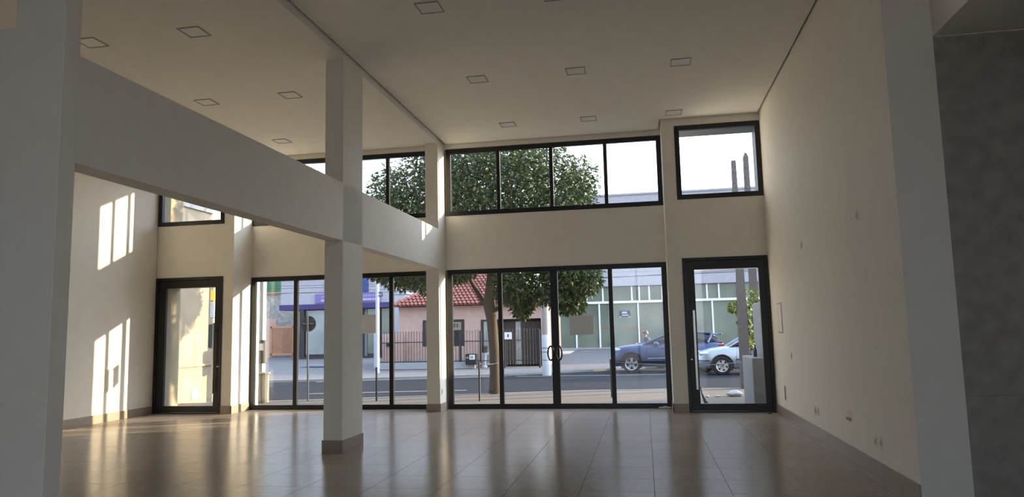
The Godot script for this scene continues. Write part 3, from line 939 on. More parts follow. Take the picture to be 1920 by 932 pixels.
# ------------------------------------------------------------------ across the street
func make_house() -> void:
	var h := base("pink_house", Vector3(-7.6, -0.05, -18.0), "single-storey pink house with a red clay tile roof across the street", "house")
	# local x = world x + 7.6
	put("wall", bx(-3.5, 0.95, 0, 2.75, -5.5, 0), M.pink, h)
	put("lintel_wall", bx(0.95, 3.35, 2.1, 2.95, -5.5, 0), M.pink, h)
	put("end_wall", bx(3.1, 3.35, 0, 2.1, -5.5, 0), M.pink, h)
	put("carport_back", bx(0.95, 3.1, 0, 2.1, -3.0, -2.8), M.render_cream, h)
	put("plinth", bx(-3.5, 0.3, 0, 0.35, 0, 0.03), M.pale_grey, h)
	# window with a notice
	var w := put("window", cb(-2.36, -0.40, 0.94, 2.14, -0.04, 0.02, 0.01), M.dark_wood, h)
	for k in 3:
		put("pane", cb(-2.26 + k * 0.6, -1.72 + k * 0.6, 1.02, 2.06, 0.015, 0.028, 0.004), M.dark_glass, w)
	var n := put("notice", cb(-2.12, -0.55, 1.66, 2.02, 0.03, 0.036, 0.002), M.render_white, w)
	var marks := mb()
	for k in 9:
		addb(marks, -2.0 + k * 0.155, -1.93 + k * 0.155 + (0.03 if k % 3 == 1 else 0.0), 1.78, 1.95, 0.036, 0.038)
	put("lettering", fin(marks), M.sign_back, n)
	put("door", cb(0.36, 0.9, 0, 2.1, -0.03, 0.02, 0.01), M.dark_wood, h)
	put("door_leaf", cb(0.50, 0.86, 0.05, 2.0, 0.02, 0.03, 0.004), M.shop_glass, h)
	# dark boards put in for the shaded carport interior, one of them paler
	for k in 9:
		var x0 := 0.98 + k * 0.232
		put("carport_shade_board", cb(x0, x0 + 0.226, 0.08, 1.98, -0.3, -0.26, 0.004), M.dark_wood if k != 4 else M.render_grey, h)
	# roof: hip slopes of barrel tiles
	var deck := mb()
	var ex0 := -3.75
	var ex1 := 3.6
	var ey := 2.78
	var ez := 0.45
	var back := -6.0
	var ridge := 4.35
	var rz := -2.8
	var a := Vector3(ex0, ey, ez)
	var b := Vector3(ex1, ey, ez)
	var c := Vector3(ex1, ey, back)
	var d := Vector3(ex0, ey, back)
	var r0 := Vector3(ex0 + 2.6, ridge, rz)
	var r1 := Vector3(ex1 - 2.6, ridge, rz)
	quad(deck, a, b, r1, r0)
	quad(deck, c, d, r0, r1)
	tri(deck, b, c, r1)
	tri(deck, d, a, r0)
	quad(deck, a, d, c, b)
	var roof := put("roof", fin(deck), M.clay, h)
	# the barrel tiles of the front slope: rows of overlapping half cones
	var st := mb()
	var sl := (ridge - ey) / (ez - rz)
	var pitch := 0.19
	var rows := 11
	for row in rows:
		var z1 := ez - row * (ez - rz) / rows
		var z0 := z1 - (ez - rz) / rows * 1.12
		var inset := (ez - z1) / (ez - rz) * 2.6
		var x := ex0 + inset
		while x < ex1 - inset:
			var ra := []
			var rb := []
			for k in 5:
				var t := PI * k / 4.0
				ra.append(Vector3(x + 0.085 * cos(t), ey + (ez - z1) * sl + 0.02 + 0.075 * sin(t), z1 + 0.03))
				rb.append(Vector3(x + 0.065 * cos(t), ey + (ez - z0) * sl + 0.005 + 0.055 * sin(t), z0))
			st.set_smooth_group(0)
			for k in 4:
				quad(st, ra[k], rb[k], rb[k + 1], ra[k + 1])
			x += pitch
	put("roof_tiles", fin(st), M.clay, roof).set_meta("kind", "stuff")
	put("ridge_cap", fin(tube(mb(), [r0, r1], 0.1, 8)), M.clay, roof)
	put("hip_cap", fin(tube(mb(), [a, r0], 0.09, 8)), M.clay, roof)
	put("hip_cap", fin(tube(mb(), [b, r1], 0.09, 8)), M.clay, roof)

	# spiked iron fence on a low wall
	var f := base("iron_fence", Vector3(-7.5, -0.05, -16.6), "dark iron bar fence on a low grey wall before the pink house", "fence")
	put("low_wall", cb(-4.1, 0.3, 0, 0.28, -0.08, 0.08, 0.01), M.pale_grey, f)
	var barm := fin(lathe(mb(), [[0.011, 0.12], [0.011, 1.56], [0.018, 1.58], [0.003, 1.66]], 6))
	for k in 58:
		put("bar", barm, M.iron, f, Vector3(-4.05 + k * 0.125, 0, 0))
	put("rail", cb(-4.1, 3.1, 1.14, 1.18, -0.02, 0.02, 0.004), M.iron, f)
	put("rail", cb(-4.1, 3.1, 0.30, 0.34, -0.02, 0.02, 0.004), M.iron, f)
	for x in [-4.1, -3.4, -0.35, 0.55, 1.6, 3.1]:
		put("post", cb(x - 0.04, x + 0.04, 0, 1.6, -0.04, 0.04, 0.006), M.iron, f)
	var bx1 := base("letter_box", Vector3(-7.31, 0.12, -16.40), "black letter box with a white label hung on the fence", "letter box")
	put("body", cb(-0.25, 0.25, 0, 0.46, -0.115, 0.1, 0.02), M.dark_plastic, bx1)
	var lab := put("plate", cb(-0.07, 0.17, 0.22, 0.42, 0.1, 0.106, 0.002), M.white_plastic, bx1)
	put("mark", cb(-0.02, 0.02, 0.26, 0.38, 0.106, 0.109, 0.001), M.purple, lab)
	put("mark", cb(0.05, 0.09, 0.26, 0.38, 0.106, 0.109, 0.001), M.purple, lab)
	put("slot", cb(-0.22, -0.11, 0.27, 0.33, 0.1, 0.106, 0.002), M.grey_plastic, bx1)
	var urn := base("garden_urn", Vector3(-6.93, -0.05, -17.2), "white pedestal urn holding a dark pot behind the fence", "urn")
	put("pedestal", fin(lathe(mb(), [[0.13, 0.0], [0.13, 0.06], [0.06, 0.14], [0.11, 0.32], [0.12, 0.5], [0.2, 0.6], [0.2, 0.64]], 16)), M.whitewash, urn)
	put("pot", fin(lathe(mb(), [[0.12, 0.64], [0.17, 0.88], [0.18, 0.93], [0.1, 0.93]], 16)), M.dark_plastic, urn)
	var no := base("gate_notice", Vector3(-5.73, 1.16, -16.55), "white notice hung on the fence right of the tree trunk", "notice")
	put("board", cb(-0.16, 0.16, 0, 0.30, 0, 0.012, 0.003), M.white_plastic, no)
	put("mark", cb(-0.03, 0.03, 0.09, 0.22, 0.012, 0.015, 0.001), M.purple, no)
	# whitewashed pole before the gate and a slim pale pole by the shop
	var up := base("utility_pole", Vector3(-3.56, -0.13, -12.5), "round utility pole with a whitewashed foot on the far kerb", "pole")
	put("shaft", fin(lathe(mb(), [[0.155, 0], [0.15, 1.45], [0.09, 8.2], [0.08, 8.25]], 18)), M.post_concrete, up)
	put("painted_foot", fin(lathe(mb(), [[0.162, 0.0], [0.157, 1.47], [0.15, 1.475]], 18)), M.whitewash, up)
	put("strap", fin(lathe(mb(), [[0.163, 0.98], [0.163, 1.0], [0.15, 1.005]], 18)), M.sign_back, up)
	put("strap", fin(lathe(mb(), [[0.163, 0.84], [0.163, 0.86], [0.15, 0.865]], 18)), M.sign_back, up)
	put("strap", fin(lathe(mb(), [[0.164, 0.55], [0.164, 0.565], [0.15, 0.57]], 18)), M.sign_back, up)
	up = base("lamp_pole", Vector3(-10.63, -0.05, -14.0), "slim pale pole with a ring bracket before the purple sign", "pole")
	put("shaft", fin(lathe(mb(), [[0.085, 0], [0.075, 3.2], [0.05, 7.5], [0.03, 7.55]], 14)), M.whitewash, up)
	var ring := []
	for k in 13:
		ring.append(Vector3(0.14 + 0.09 * cos(TAU * k / 12.0), 3.16 + 0.09 * sin(TAU * k / 12.0), 0.02))
	put("ring", fin(tube(mb(), ring, 0.022, 6, false)), M.iron, up)

func make_shop() -> void:
	var s := base("purple_band_shop", Vector3(-19.4, 0.0, -30.0), "pale shop with a purple band and lilac sign across the street", "building")
	# local x = world x + 19.4
	put("wall", bx(-3.9, 3.95, 3.5, 5.15, -3.0, 0), M.lilac_white, s)
	put("upper_wall", bx(1.9, 3.95, 5.15, 6.4, -6, -0.1), M.lilac_white, s)
	put("roof_edge", cb(-3.9, 1.7, 5.15, 5.4, -3.0, 0.08, 0.02), M.pale_grey, s)
	put("blue_panel", cb(1.74, 2.15, 4.2, 5.3, 0, 0.06, 0.01), M.blue_panel, s)
	put("blue_panel", cb(-0.85, -0.35, 4.13, 5.0, 0, 0.06, 0.01), M.blue_panel, s)
	put("band", cb(-3.95, 4.0, 3.18, 3.52, -3.0, 0.12, 0.01), M.purple, s)
	var sg := put("sign_board", cb(-1.47, 3.0, 3.58, 4.16, 0, 0.10, 0.01), M.lilac, s)
	var l1 := mb()
	var l2 := mb()
	rng.seed = 77
	var x := -1.0
	while x < 2.7:
		var w := rng.randf_range(0.10, 0.16)
		addb(l1, x, x + w * 0.5, 3.93, 4.02, 0.10, 0.105)
		addb(l2, x - 0.05, x + w * 0.6, 3.68, 3.80, 0.10, 0.105)
		x += w + rng.randf_range(0.0, 0.05)
	put("lettering", fin(l1), M.lettering, sg)
	put("lettering", fin(l2), M.lettering, sg)
	put("back_wall", bx(-2.55, 3.95, 0, 3.2, -6, -0.3), M.pale_grey, s)
	put("pillar", cb(-2.55, -2.25, 0, 3.2, -0.3, 0.05, 0.01), M.iron, s)
	for p in [[-2.2, -0.6], [-0.55, 0.9], [0.95, 1.75], [2.0, 2.9], [2.95, 3.9]]:
		var g := put("shopfront", cb(p[0], p[1], 0.12, 3.16, -0.3, -0.1, 0.01), M.iron, s)
		put("pane", cb(p[0] + 0.05, p[1] - 0.05, 0.3, 3.12, -0.12, -0.08, 0.004), M.shop_glass if p[0] < 0.9 else M.green_glass, g)
	put("step", cb(-2.4, 3.9, 0, 0.14, -0.3, 0.2, 0.01), M.iron, s)
	# white narrow building between shop and house
	var wb := base("white_building", Vector3(-12.0, -0.05, -20.5), "narrow white building between the shop and the pink house", "building")
	put("wall", bx(-0.3, 0.35, 0, 3.5, -3, 0), M.whitewash, wb)
	put("coping", cb(-0.36, 0.42, 3.5, 3.62, -3.06, 0.06, 0.01), M.whitewash, wb)
	put("gate_pillar", cb(0.10, 0.26, 0, 1.65, 3.4, 3.6, 0.01), M.whitewash, wb)
	put("garden_wall", cb(0.3, 1.25, 0, 1.55, 2.9, 3.05, 0.01), M.pink, wb)
	put("letter_box", cb(0.52, 0.72, 1.0, 1.14, 3.05, 3.2, 0.03), M.dark_plastic, wb)
	wb = base("white_building", Vector3(-22.5, 0.0, -46), "pale upper storey standing behind the purple-band shop", "building")
	put("wall", bx(-3, 6, 0, 8.0, -6, 0), M.lilac_white, wb)
	put("coping", cb(-3.1, 6.1, 8.0, 8.2, -6.1, 0.1, 0.02), M.pale_grey, wb)
	# lattice gate and walls far left
	var g := base("lattice_gate", Vector3(-25.2, 0.05, -33.9), "orange wooden lattice gate far left of the street", "gate")
	put("frame", cb(-0.9, 0.9, 2.02, 2.16, -0.06, 0.06, 0.01), M.orange_wood, g)
	put("frame", cb(-0.9, 0.9, 0.12, 0.26, -0.06, 0.06, 0.01), M.orange_wood, g)
	put("frame", cb(-0.9, -0.78, 0.02, 2.16, -0.06, 0.06, 0.01), M.orange_wood, g)
	put("frame", cb(0.78, 0.9, 0.02, 2.16, -0.06, 0.06, 0.01), M.orange_wood, g)
	for k in 19:
		for sgn in [-1, 1]:
			# a lath from the centre line outwards, forming chevrons
			var y0 := -0.5 + k * 0.15
			var p0 := Vector3(0, y0, 0)
			var p1 := Vector3(0.78 * sgn, y0 + 0.78, 0)
			if p0.y < 0.26:
				p0 = Vector3((0.26 - y0) * sgn, 0.26, 0)
			if p1.y > 2.02:
				p1 = Vector3((2.02 - y0) * sgn, 2.02, 0)
			if (p1 - p0).length() < 0.1 or p1.y <= 0.26 or p0.y >= 2.02:
				continue
			put("lath", fin(tube(mb(), [p0, p1], 0.042, 4)), M.orange_wood, g)
	var yw := base("yard_wall", Vector3(-27.5, 0.0, -34.5), "peach gate pier and mottled grey wall around the lattice gate", "wall")
	put("pier", cb(0.6, 1.32, 0, 2.75, -0.3, 0.5, 0.02), M.pink, yw)
	put("back_wall", bx(-3, 5.0, 0, 4.6, -2.0, -1.5), M.render_grey, yw)
	put("coping", cb(-3, 5.0, 4.6, 4.75, -2.1, -1.4, 0.02), M.orange_wood, yw)
	var gb := base("green_building", Vector3(-32.2, 0.0, -45), "green-clad upper storey far left above the grey wall", "building")
	put("wall", bx(-4, 1.1, 0, 4.7, -5, 0), M.render_grey, gb)
	for k in 10:
		put("cladding_panel", cb(-4.0 + k * 0.51, -3.5 + k * 0.51, 4.7, 7.2, -0.05, 0.05, 0.02), M.green_panel, gb)
	put("body", bx(-4, 1.1, 4.7, 7.1, -5, -0.05), M.green_panel, gb)

func make_glass_building() -> void:
	var g := base("glass_building", Vector3(0, 0.24, -33.5), "long glass-fronted showroom with white fascia behind the car park", "building")
	var Y := func(y: float) -> float: return 1.13 * y - 0.435
	var X := func(x: float) -> float: return 1.13 * x
	var xl: float = X.call(-5.0)
	var xr := 30.0
	var top: float = Y.call(9.15)
	var fb: float = Y.call(3.93)
	var tb: float = Y.call(3.0)
	put("fascia", bx(xl, xr, fb, top, -12, 0.25), M.lilac_white, g)
	put("coping", cb(xl - 0.05, xr, top, top + 0.14, -12, 0.32, 0.02), M.pale_grey, g)
	for i in 4:
		put("fascia_joint", cb(xl, xr, fb + 0.9 + i * 1.25, fb + 0.92 + i * 1.25, 0.25, 0.262, 0.003), M.pale_grey, g)
	put("core", bx(xl + 0.1, xr, 0, fb, -12, -0.25), M.render_grey, g)
	put("transom", cb(xl, xr, tb - 0.06, tb + 0.09, -0.1, 0.1, 0.01), M.white_metal, g)
	put("sill", cb(xl, xr, -0.1, 0.08, -0.15, 0.12, 0.01), M.pale_grey, g)
	var ups := [-5.0, -3.2, -2.27, -1.74, -0.62, -0.2, 0.36, 1.09, 2.0, 2.82, 3.55, 4.2, 5.2, 6.4, 7.6, 8.8]
	for i in ups.size():
		var x: float = X.call(ups[i])
		put("mullion", cb(x - 0.05, x + 0.05, tb + 0.09, fb, -0.1, 0.07, 0.008), M.white_metal, g)
		if i < ups.size() - 1:
			put("pane", bx(x + 0.05, X.call(ups[i + 1]) - 0.05, tb + 0.09, fb, -0.06, -0.03), M.green_glass, g)
	var lows := [-5.0, -3.85, -2.5, -0.30, 1.15, 2.48, 3.8, 5.2, 6.6, 8.0]
	for i in lows.size():
		var x: float = X.call(lows[i])
		put("mullion", cb(x - 0.05, x + 0.05, 0.08, tb - 0.06, -0.1, 0.07, 0.008), M.white_metal, g)
		if i < lows.size() - 1:
			put("pane", bx(x + 0.05, X.call(lows[i + 1]) - 0.05, 0.08, tb - 0.06, -0.06, -0.03), M.green_glass, g)
	put("red_stripe", cb(X.call(-2.6), X.call(-2.07), Y.call(1.54), Y.call(1.585), -0.03, -0.02, 0.002), M.red_bar, g)
	put("red_stripe", cb(X.call(-1.34), X.call(0.12), Y.call(1.52), Y.call(1.57), -0.03, -0.02, 0.002), M.red_bar, g)
	var sg := put("window_sign", cb(X.call(-1.36), X.call(-0.76), Y.call(2.18), Y.call(2.52), -0.03, -0.015, 0.003), M.dark_plastic, g)
	var sx: float = X.call(-1.36)
	var sy: float = Y.call(2.18)
	put("emblem", cb(sx + 0.16, sx + 0.5, sy + 0.2, sy + 0.33, -0.015, -0.012, 0.001), M.lettering, sg)
	put("mark", cb(sx + 0.16, sx + 0.58, sy + 0.06, sy + 0.14, -0.015, -0.012, 0.001), M.lettering, sg)
	put("mark", cb(sx + 0.02, sx + 0.1, sy - 0.05, sy + 0.03, -0.015, -0.012, 0.001), M.lettering, sg)
	put("mark", cb(sx + 0.58, sx + 0.66, sy - 0.05, sy + 0.03, -0.015, -0.012, 0.001), M.lettering, sg)
	# side front turning towards the street at the left corner
	for i in 4:
		var z0 := -0.2 - i * 2.4
		put("pane", bx(xl - 0.02, xl + 0.02, 0.08, tb, z0 - 2.3, z0), M.green_glass, g)
		put("mullion", cb(xl - 0.05, xl + 0.05, 0.08, fb, z0 - 2.4, z0 - 2.3, 0.008), M.white_metal, g)

# ------------------------------------------------------------------ vehicles
# ring of a car body at one station, symmetric about z = 0
func ring_at(x: float, ys: Array, zs: Array) -> Array:
	var r := []
	for i in ys.size():
		r.append(Vector3(x, ys[i], zs[i]))
	for i in range(ys.size() - 1, -1, -1):
		if absf(zs[i]) > 1e-4:
			r.append(Vector3(x, ys[i], -zs[i]))
	return r

func wheel(parent: Node, at: Vector3, r: float, rim_r: float, spokes: int, side: float) -> void:
	var w := Node3D.new()
	w.name = "wheel"
	parent.add_child(w, true)
	w.position = at
	var st := mb()
	var rings := []
	for p in [[rim_r, -0.1], [r - 0.02, -0.1], [r, -0.07], [r, 0.07], [r - 0.02, 0.1], [rim_r, 0.1], [rim_r * 0.98, 0.04]]:
		var ring := []
		for k in 28:
			var t := TAU * k / 28.0
			ring.append(Vector3(cos(t) * p[0], sin(t) * p[0], p[1] * side))
		if side < 0:
			ring.reverse()
		rings.append(ring)
	loft(st, rings, true, false)
	put("tyre", fin(st), M.rubber, w)
	st = mb()
	rings = []
	for p in [[rim_r, 0.098], [rim_r * 0.9, 0.1], [rim_r * 0.88, 0.06]]:
		var ring := []
		for k in 28:
			var t := TAU * k / 28.0
			ring.append(Vector3(cos(t) * p[0], sin(t) * p[0], p[1] * side))
		if side < 0:
			ring.reverse()
		rings.append(ring)
	loft(st, rings, true, false)
	var hub := mb()
	addb(hub, -0.001, 0.001, -0.001, 0.001, -0.001, 0.001)
	for k in spokes:
		var t := TAU * k / spokes + 0.3
		var d := Vector3(cos(t), sin(t), 0)
		var nrm := Vector3(-sin(t), cos(t), 0)
		var q := []
		for e in [[0.03, 0.035], [rim_r * 0.9, 0.055]]:
			q.append([d * e[0] + nrm * e[1] + Vector3(0, 0, 0.055 * side), d * e[0] + nrm * e[1] + Vector3(0, 0, 0.088 * side), d * e[0] - nrm * e[1] + Vector3(0, 0, 0.088 * side), d * e[0] - nrm * e[1] + Vector3(0, 0, 0.055 * side)])
		loft(st, q, true, true, false)
	put("rim", fin(st), M.alloy, w)
	var disc := mb()
	rings = []
	for p in [[rim_r * 0.9, 0.02], [0.02, 0.03]]:
		var ring := []
		for k in 20:
			var t := TAU * k / 20.0
			ring.append(Vector3(cos(t) * p[0], sin(t) * p[0], p[1] * side))
		rings.append(ring)
	loft(disc, rings, true, false)
	put("brake_disc", fin(disc), M.iron, w)

func arch(parent: Node, x: float, y: float, r: float, z: float, side: float, m: Material) -> void:
	var st := mb()
	var rings := []
	for p in [[r, z - 0.25], [r, z + 0.006], [r - 0.035, z + 0.008], [r - 0.04, z - 0.25]]:
		var ring := []
		for k in 17:
			var t := PI * (k / 16.0 * 1.14 - 0.07)
			ring.append(Vector3(x + cos(t) * p[0], y + sin(t) * p[0], p[1] * side))
		rings.append(ring)
	loft(st, rings, false, false)
	put("wheel_arch", fin(st), m, parent)
	st = mb()
	rings = []
	for p in [[r - 0.02, z + 0.004], [0.02, z + 0.004]]:
		var ring := []
		for k in 17:
			var t := PI * (k / 16.0 * 1.5 - 0.25)
			ring.append(Vector3(x + cos(t) * p[0], maxf(y + sin(t) * p[0], y - 0.16), p[1] * side))
		rings.append(ring)
	loft(st, rings, false, false)
	put("arch_liner", fin(st), M.rubber, parent)

func body_shell(parent: Node, stations: Array, m: Material) -> void:
	# [x, bottom, shoulder height, half width]
	var rings := []
	for s in stations:
		var b: float = s[1]
		var t: float = s[2]
		var w: float = s[3]
		rings.append(ring_at(s[0], [b, b + 0.05, lerpf(b, t, 0.45), t - 0.10, t - 0.03, t, t + 0.02], [w * 0.80, w * 0.97, w, w * 0.985, w * 0.93, w * 0.80, 0.0]))
	put("body", fin(loft(mb(), rings)), m, parent)

func cabin(parent: Node, stations: Array, m: Material, called := "cabin_glass") -> void:
	var rings := []
	for s in stations:
		rings.append(ring_at(s[0], [s[1], lerpf(s[1], s[2], 0.85), s[2], s[2] + 0.012], [s[3], lerpf(s[3], s[4], 0.85), s[4] * 0.93, 0.0]))
	put(called, fin(loft(mb(), rings)), m, parent)

func strip(parent: Node, called: String, pts: Array, r: float, m: Material) -> void:
	put(called, fin(tube(mb(), pts, r, 6)), m, parent)

func make_cars() -> void:
	# blue compact SUV, nose to the left
	var c := base("suv", Vector3(0.82, -0.13, -14.15), "dark blue SUV with alloy wheels parked beyond the bollard", "car")
	body_shell(c, [[-2.02, 0.40, 0.62, 0.52], [-1.99, 0.30, 0.80, 0.70], [-1.9, 0.25, 0.90, 0.80], [-1.66, 0.24, 0.97, 0.86], [-1.3, 0.24, 1.01, 0.875], [-0.75, 0.24, 1.05, 0.88], [0.3, 0.24, 1.06, 0.88], [1.2, 0.25, 1.08, 0.88], [1.7, 0.27, 1.08, 0.86], [2.0, 0.32, 1.02, 0.80], [2.1, 0.42, 0.85, 0.72]], M.suv_paint)
	cabin(c, [[-0.90, 1.00, 1.03, 0.76, 0.70], [-0.48, 1.01, 1.22, 0.79, 0.68], [-0.05, 1.03, 1.39, 0.80, 0.63], [0.35, 1.04, 1.46, 0.80, 0.62], [1.1, 1.05, 1.45, 0.80, 0.62], [1.6, 1.05, 1.37, 0.78, 0.61], [1.95, 1.03, 1.08, 0.72, 0.64]], M.car_glass)
	cabin(c, [[-0.09, 1.38, 1.405, 0.655, 0.60], [0.35, 1.435, 1.475, 0.655, 0.62], [1.1, 1.43, 1.465, 0.655, 0.62], [1.62, 1.365, 1.395, 0.65, 0.60], [1.85, 1.33, 1.36, 0.6, 0.56]], M.suv_paint, "roof")
	for s in [-1.0, 1.0]:
		strip(c, "windscreen_pillar", [Vector3(-0.90, 1.02, 0.755 * s), Vector3(-0.48, 1.21, 0.715 * s), Vector3(-0.05, 1.38, 0.655 * s)], 0.03, M.suv_paint)
		strip(c, "roof_rail", [Vector3(0.02, 1.43, 0.64 * s), Vector3(0.35, 1.50, 0.61 * s), Vector3(1.1, 1.49, 0.61 * s), Vector3(1.6, 1.41, 0.62 * s)], 0.022, M.zinc)
		strip(c, "door_pillar", [Vector3(0.45, 1.04, 0.805 * s), Vector3(0.5, 1.42, 0.665 * s)], 0.035, M.rubber)
		strip(c, "rear_pillar", [Vector3(1.42, 1.06, 0.785 * s), Vector3(1.58, 1.36, 0.64 * s)], 0.06, M.suv_paint)
		strip(c, "waist_line", [Vector3(-0.9, 1.03, 0.83 * s), Vector3(0.3, 1.055, 0.845 * s), Vector3(1.4, 1.08, 0.84 * s)], 0.014, M.rubber)
		strip(c, "side_crease", [Vector3(-0.75, 0.52, 0.888 * s), Vector3(0.3, 0.54, 0.893 * s), Vector3(1.0, 0.58, 0.888 * s)], 0.014, M.silver_paint)
		put("sill_cladding", cb(-0.95, 0.98, 0.22, 0.36, 0.86 * s if s > 0 else -0.90, 0.90 if s > 0 else -0.86, 0.02), M.rubber, c)
		for x in [-0.35, 0.62]:
			put("door_handle", cb(x + 0.1, x + 0.28, 0.88, 0.91, 0.87 if s > 0 else -0.905, 0.905 if s > 0 else -0.87, 0.01), M.suv_paint, c)
		for x in [-0.78, 0.5, 1.22]:
			strip(c, "door_seam", [Vector3(x, 0.38, 0.882 * s), Vector3(x, 0.7, 0.883 * s), Vector3(x + 0.02, 1.02, 0.86 * s)], 0.005, M.rubber)
		put("mirror", cb(-0.52, -0.32, 0.99, 1.13, 0.84 if s > 0 else -1.04, 1.04 if s > 0 else -0.84, 0.05), M.suv_paint, c)
		put("headlight", cb(-2.0, -1.66, 0.80, 0.90, 0.66 if s > 0 else -0.82, 0.82 if s > 0 else -0.66, 0.03), M.headlamp, c)
		put("fog_light", cb(-2.03, -1.92, 0.42, 0.52, 0.5 if s > 0 else -0.68, 0.68 if s > 0 else -0.5, 0.02), M.headlamp, c)
		put("tail_light", cb(1.78, 2.08, 0.82, 1.0, 0.66 if s > 0 else -0.83, 0.83 if s > 0 else -0.66, 0.03), M.tail_lamp, c)
		for x in [-1.33, 1.32]:
			arch(c, x, 0.34, 0.43, 0.878, s, M.rubber)
			wheel(c, Vector3(x, 0.34, 0.80 * s), 0.34, 0.235, 5, s)
	put("front_grille", cb(-2.05, -1.96, 0.55, 0.76, -0.5, 0.5, 0.03), M.rubber, c)
	put("front_skirt", cb(-2.01, -1.75, 0.24, 0.40, -0.76, 0.76, 0.06), M.rubber, c)
	put("spoiler", cb(1.62, 1.98, 1.335, 1.385, -0.56, 0.56, 0.02), M.suv_paint, c)
	put("number_plate", cb(-2.06, -2.02, 0.46, 0.56, -0.2, 0.2, 0.004), M.white_plastic, c)

	# silver hatchback, nose to the left, behind the low wall
	c = base("silver_car", Vector3(3.72, -0.13, -12.33), "silver hatchback with six-spoke wheels seen through the right door", "car")
	body_shell(c, [[-1.98, 0.38, 0.58, 0.50], [-1.94, 0.26, 0.70, 0.68], [-1.8, 0.22, 0.78, 0.78], [-1.5, 0.20, 0.86, 0.815], [-1.1, 0.20, 0.92, 0.825], [-0.75, 0.20, 0.95, 0.825], [0.4, 0.20, 0.97, 0.825], [1.3, 0.22, 0.98, 0.82], [1.8, 0.28, 0.95, 0.76], [1.95, 0.40, 0.8, 0.66]], M.silver_paint)
	cabin(c, [[-0.92, 0.92, 0.94, 0.73, 0.68], [-0.5, 0.94, 1.18, 0.75, 0.65], [-0.1, 0.95, 1.36, 0.76, 0.60], [0.4, 0.96, 1.42, 0.76, 0.59], [1.1, 0.97, 1.40, 0.76, 0.59], [1.5, 0.97, 1.3, 0.73, 0.58], [1.85, 0.95, 1.0, 0.66, 0.58]], M.car_glass)
	cabin(c, [[-0.14, 1.35, 1.375, 0.62, 0.57], [0.4, 1.39, 1.435, 0.625, 0.59], [1.1, 1.38, 1.415, 0.625, 0.59], [1.55, 1.28, 1.32, 0.6, 0.56]], M.silver_paint, "roof")
	for s in [-1.0, 1.0]:
		strip(c, "windscreen_pillar", [Vector3(-0.92, 0.93, 0.72 * s), Vector3(-0.5, 1.17, 0.685 * s), Vector3(-0.1, 1.35, 0.63 * s)], 0.03, M.silver_paint)
		strip(c, "door_pillar", [Vector3(0.4, 0.96, 0.765 * s), Vector3(0.45, 1.38, 0.635 * s)], 0.03, M.silver_paint)
		strip(c, "rear_pillar", [Vector3(1.45, 0.97, 0.755 * s), Vector3(1.3, 1.36, 0.62 * s)], 0.06, M.silver_paint)
		strip(c, "bumper_strip", [Vector3(-1.95, 0.49, 0.66 * s), Vector3(-1.8, 0.49, 0.79 * s), Vector3(-1.58, 0.49, 0.825 * s)], 0.016, M.rubber)
		strip(c, "side_moulding", [Vector3(-0.72, 0.52, 0.832 * s), Vector3(0.85, 0.53, 0.832 * s)], 0.016, M.rubber)
		for x in [-0.7, 0.42, 1.05]:
			strip(c, "door_seam", [Vector3(x, 0.3, 0.825 * s), Vector3(x, 0.6, 0.83 * s), Vector3(x + 0.02, 0.92, 0.80 * s)], 0.005, M.rubber)
		put("door_handle", cb(0.18, 0.36, 0.78, 0.81, 0.81 if s > 0 else -0.845, 0.845 if s > 0 else -0.81, 0.01), M.silver_paint, c)
		put("mirror", cb(-0.55, -0.38, 0.92, 1.05, 0.78 if s > 0 else -0.95, 0.95 if s > 0 else -0.78, 0.04), M.silver_paint, c)
		put("headlight", cb(-1.93, -1.52, 0.66, 0.79, 0.62 if s > 0 else -0.79, 0.79 if s > 0 else -0.62, 0.05), M.headlamp, c)
		put("tail_light", cb(1.7, 1.92, 0.7, 0.9, 0.6 if s > 0 else -0.78, 0.78 if s > 0 else -0.6, 0.03), M.tail_lamp, c)
		for x in [-1.18, 1.26]:
			arch(c, x, 0.31, 0.385, 0.822, s, M.rubber)
			wheel(c, Vector3(x, 0.31, 0.745 * s), 0.31, 0.205, 6, s)
	put("front_grille", cb(-2.0, -1.92, 0.56, 0.66, -0.4, 0.4, 0.02), M.rubber, c)
	put("number_plate", cb(-2.01, -1.97, 0.38, 0.48, -0.2, 0.2, 0.004), M.white_plastic, c)

# ------------------------------------------------------------------ motorcyclist behind the SUV
# smooth union of tapered capsules, meshed as surface nets; bones: [a, b, ra, rb, colour]
func field(p: Vector3, bones: Array) -> Array:
	var d := 1e9
	var col := Color.WHITE
	var best := 1e9
	for b in bones:
		var ab: Vector3 = b[1] - b[0]
		var t := clampf((p - b[0]).dot(ab) / maxf(ab.length_squared(), 1e-6), 0, 1)
		var e: float = (p - (b[0] + ab * t)).length() - lerpf(b[2], b[3], t)
		if e < best:
			best = e
			col = b[4]
		var k := 0.03
		var h := clampf(0.5 + 0.5 * (d - e) / k, 0, 1)
		d = lerpf(d, e, h) - k * h * (1 - h) if d < 1e8 else e
	return [d, col]

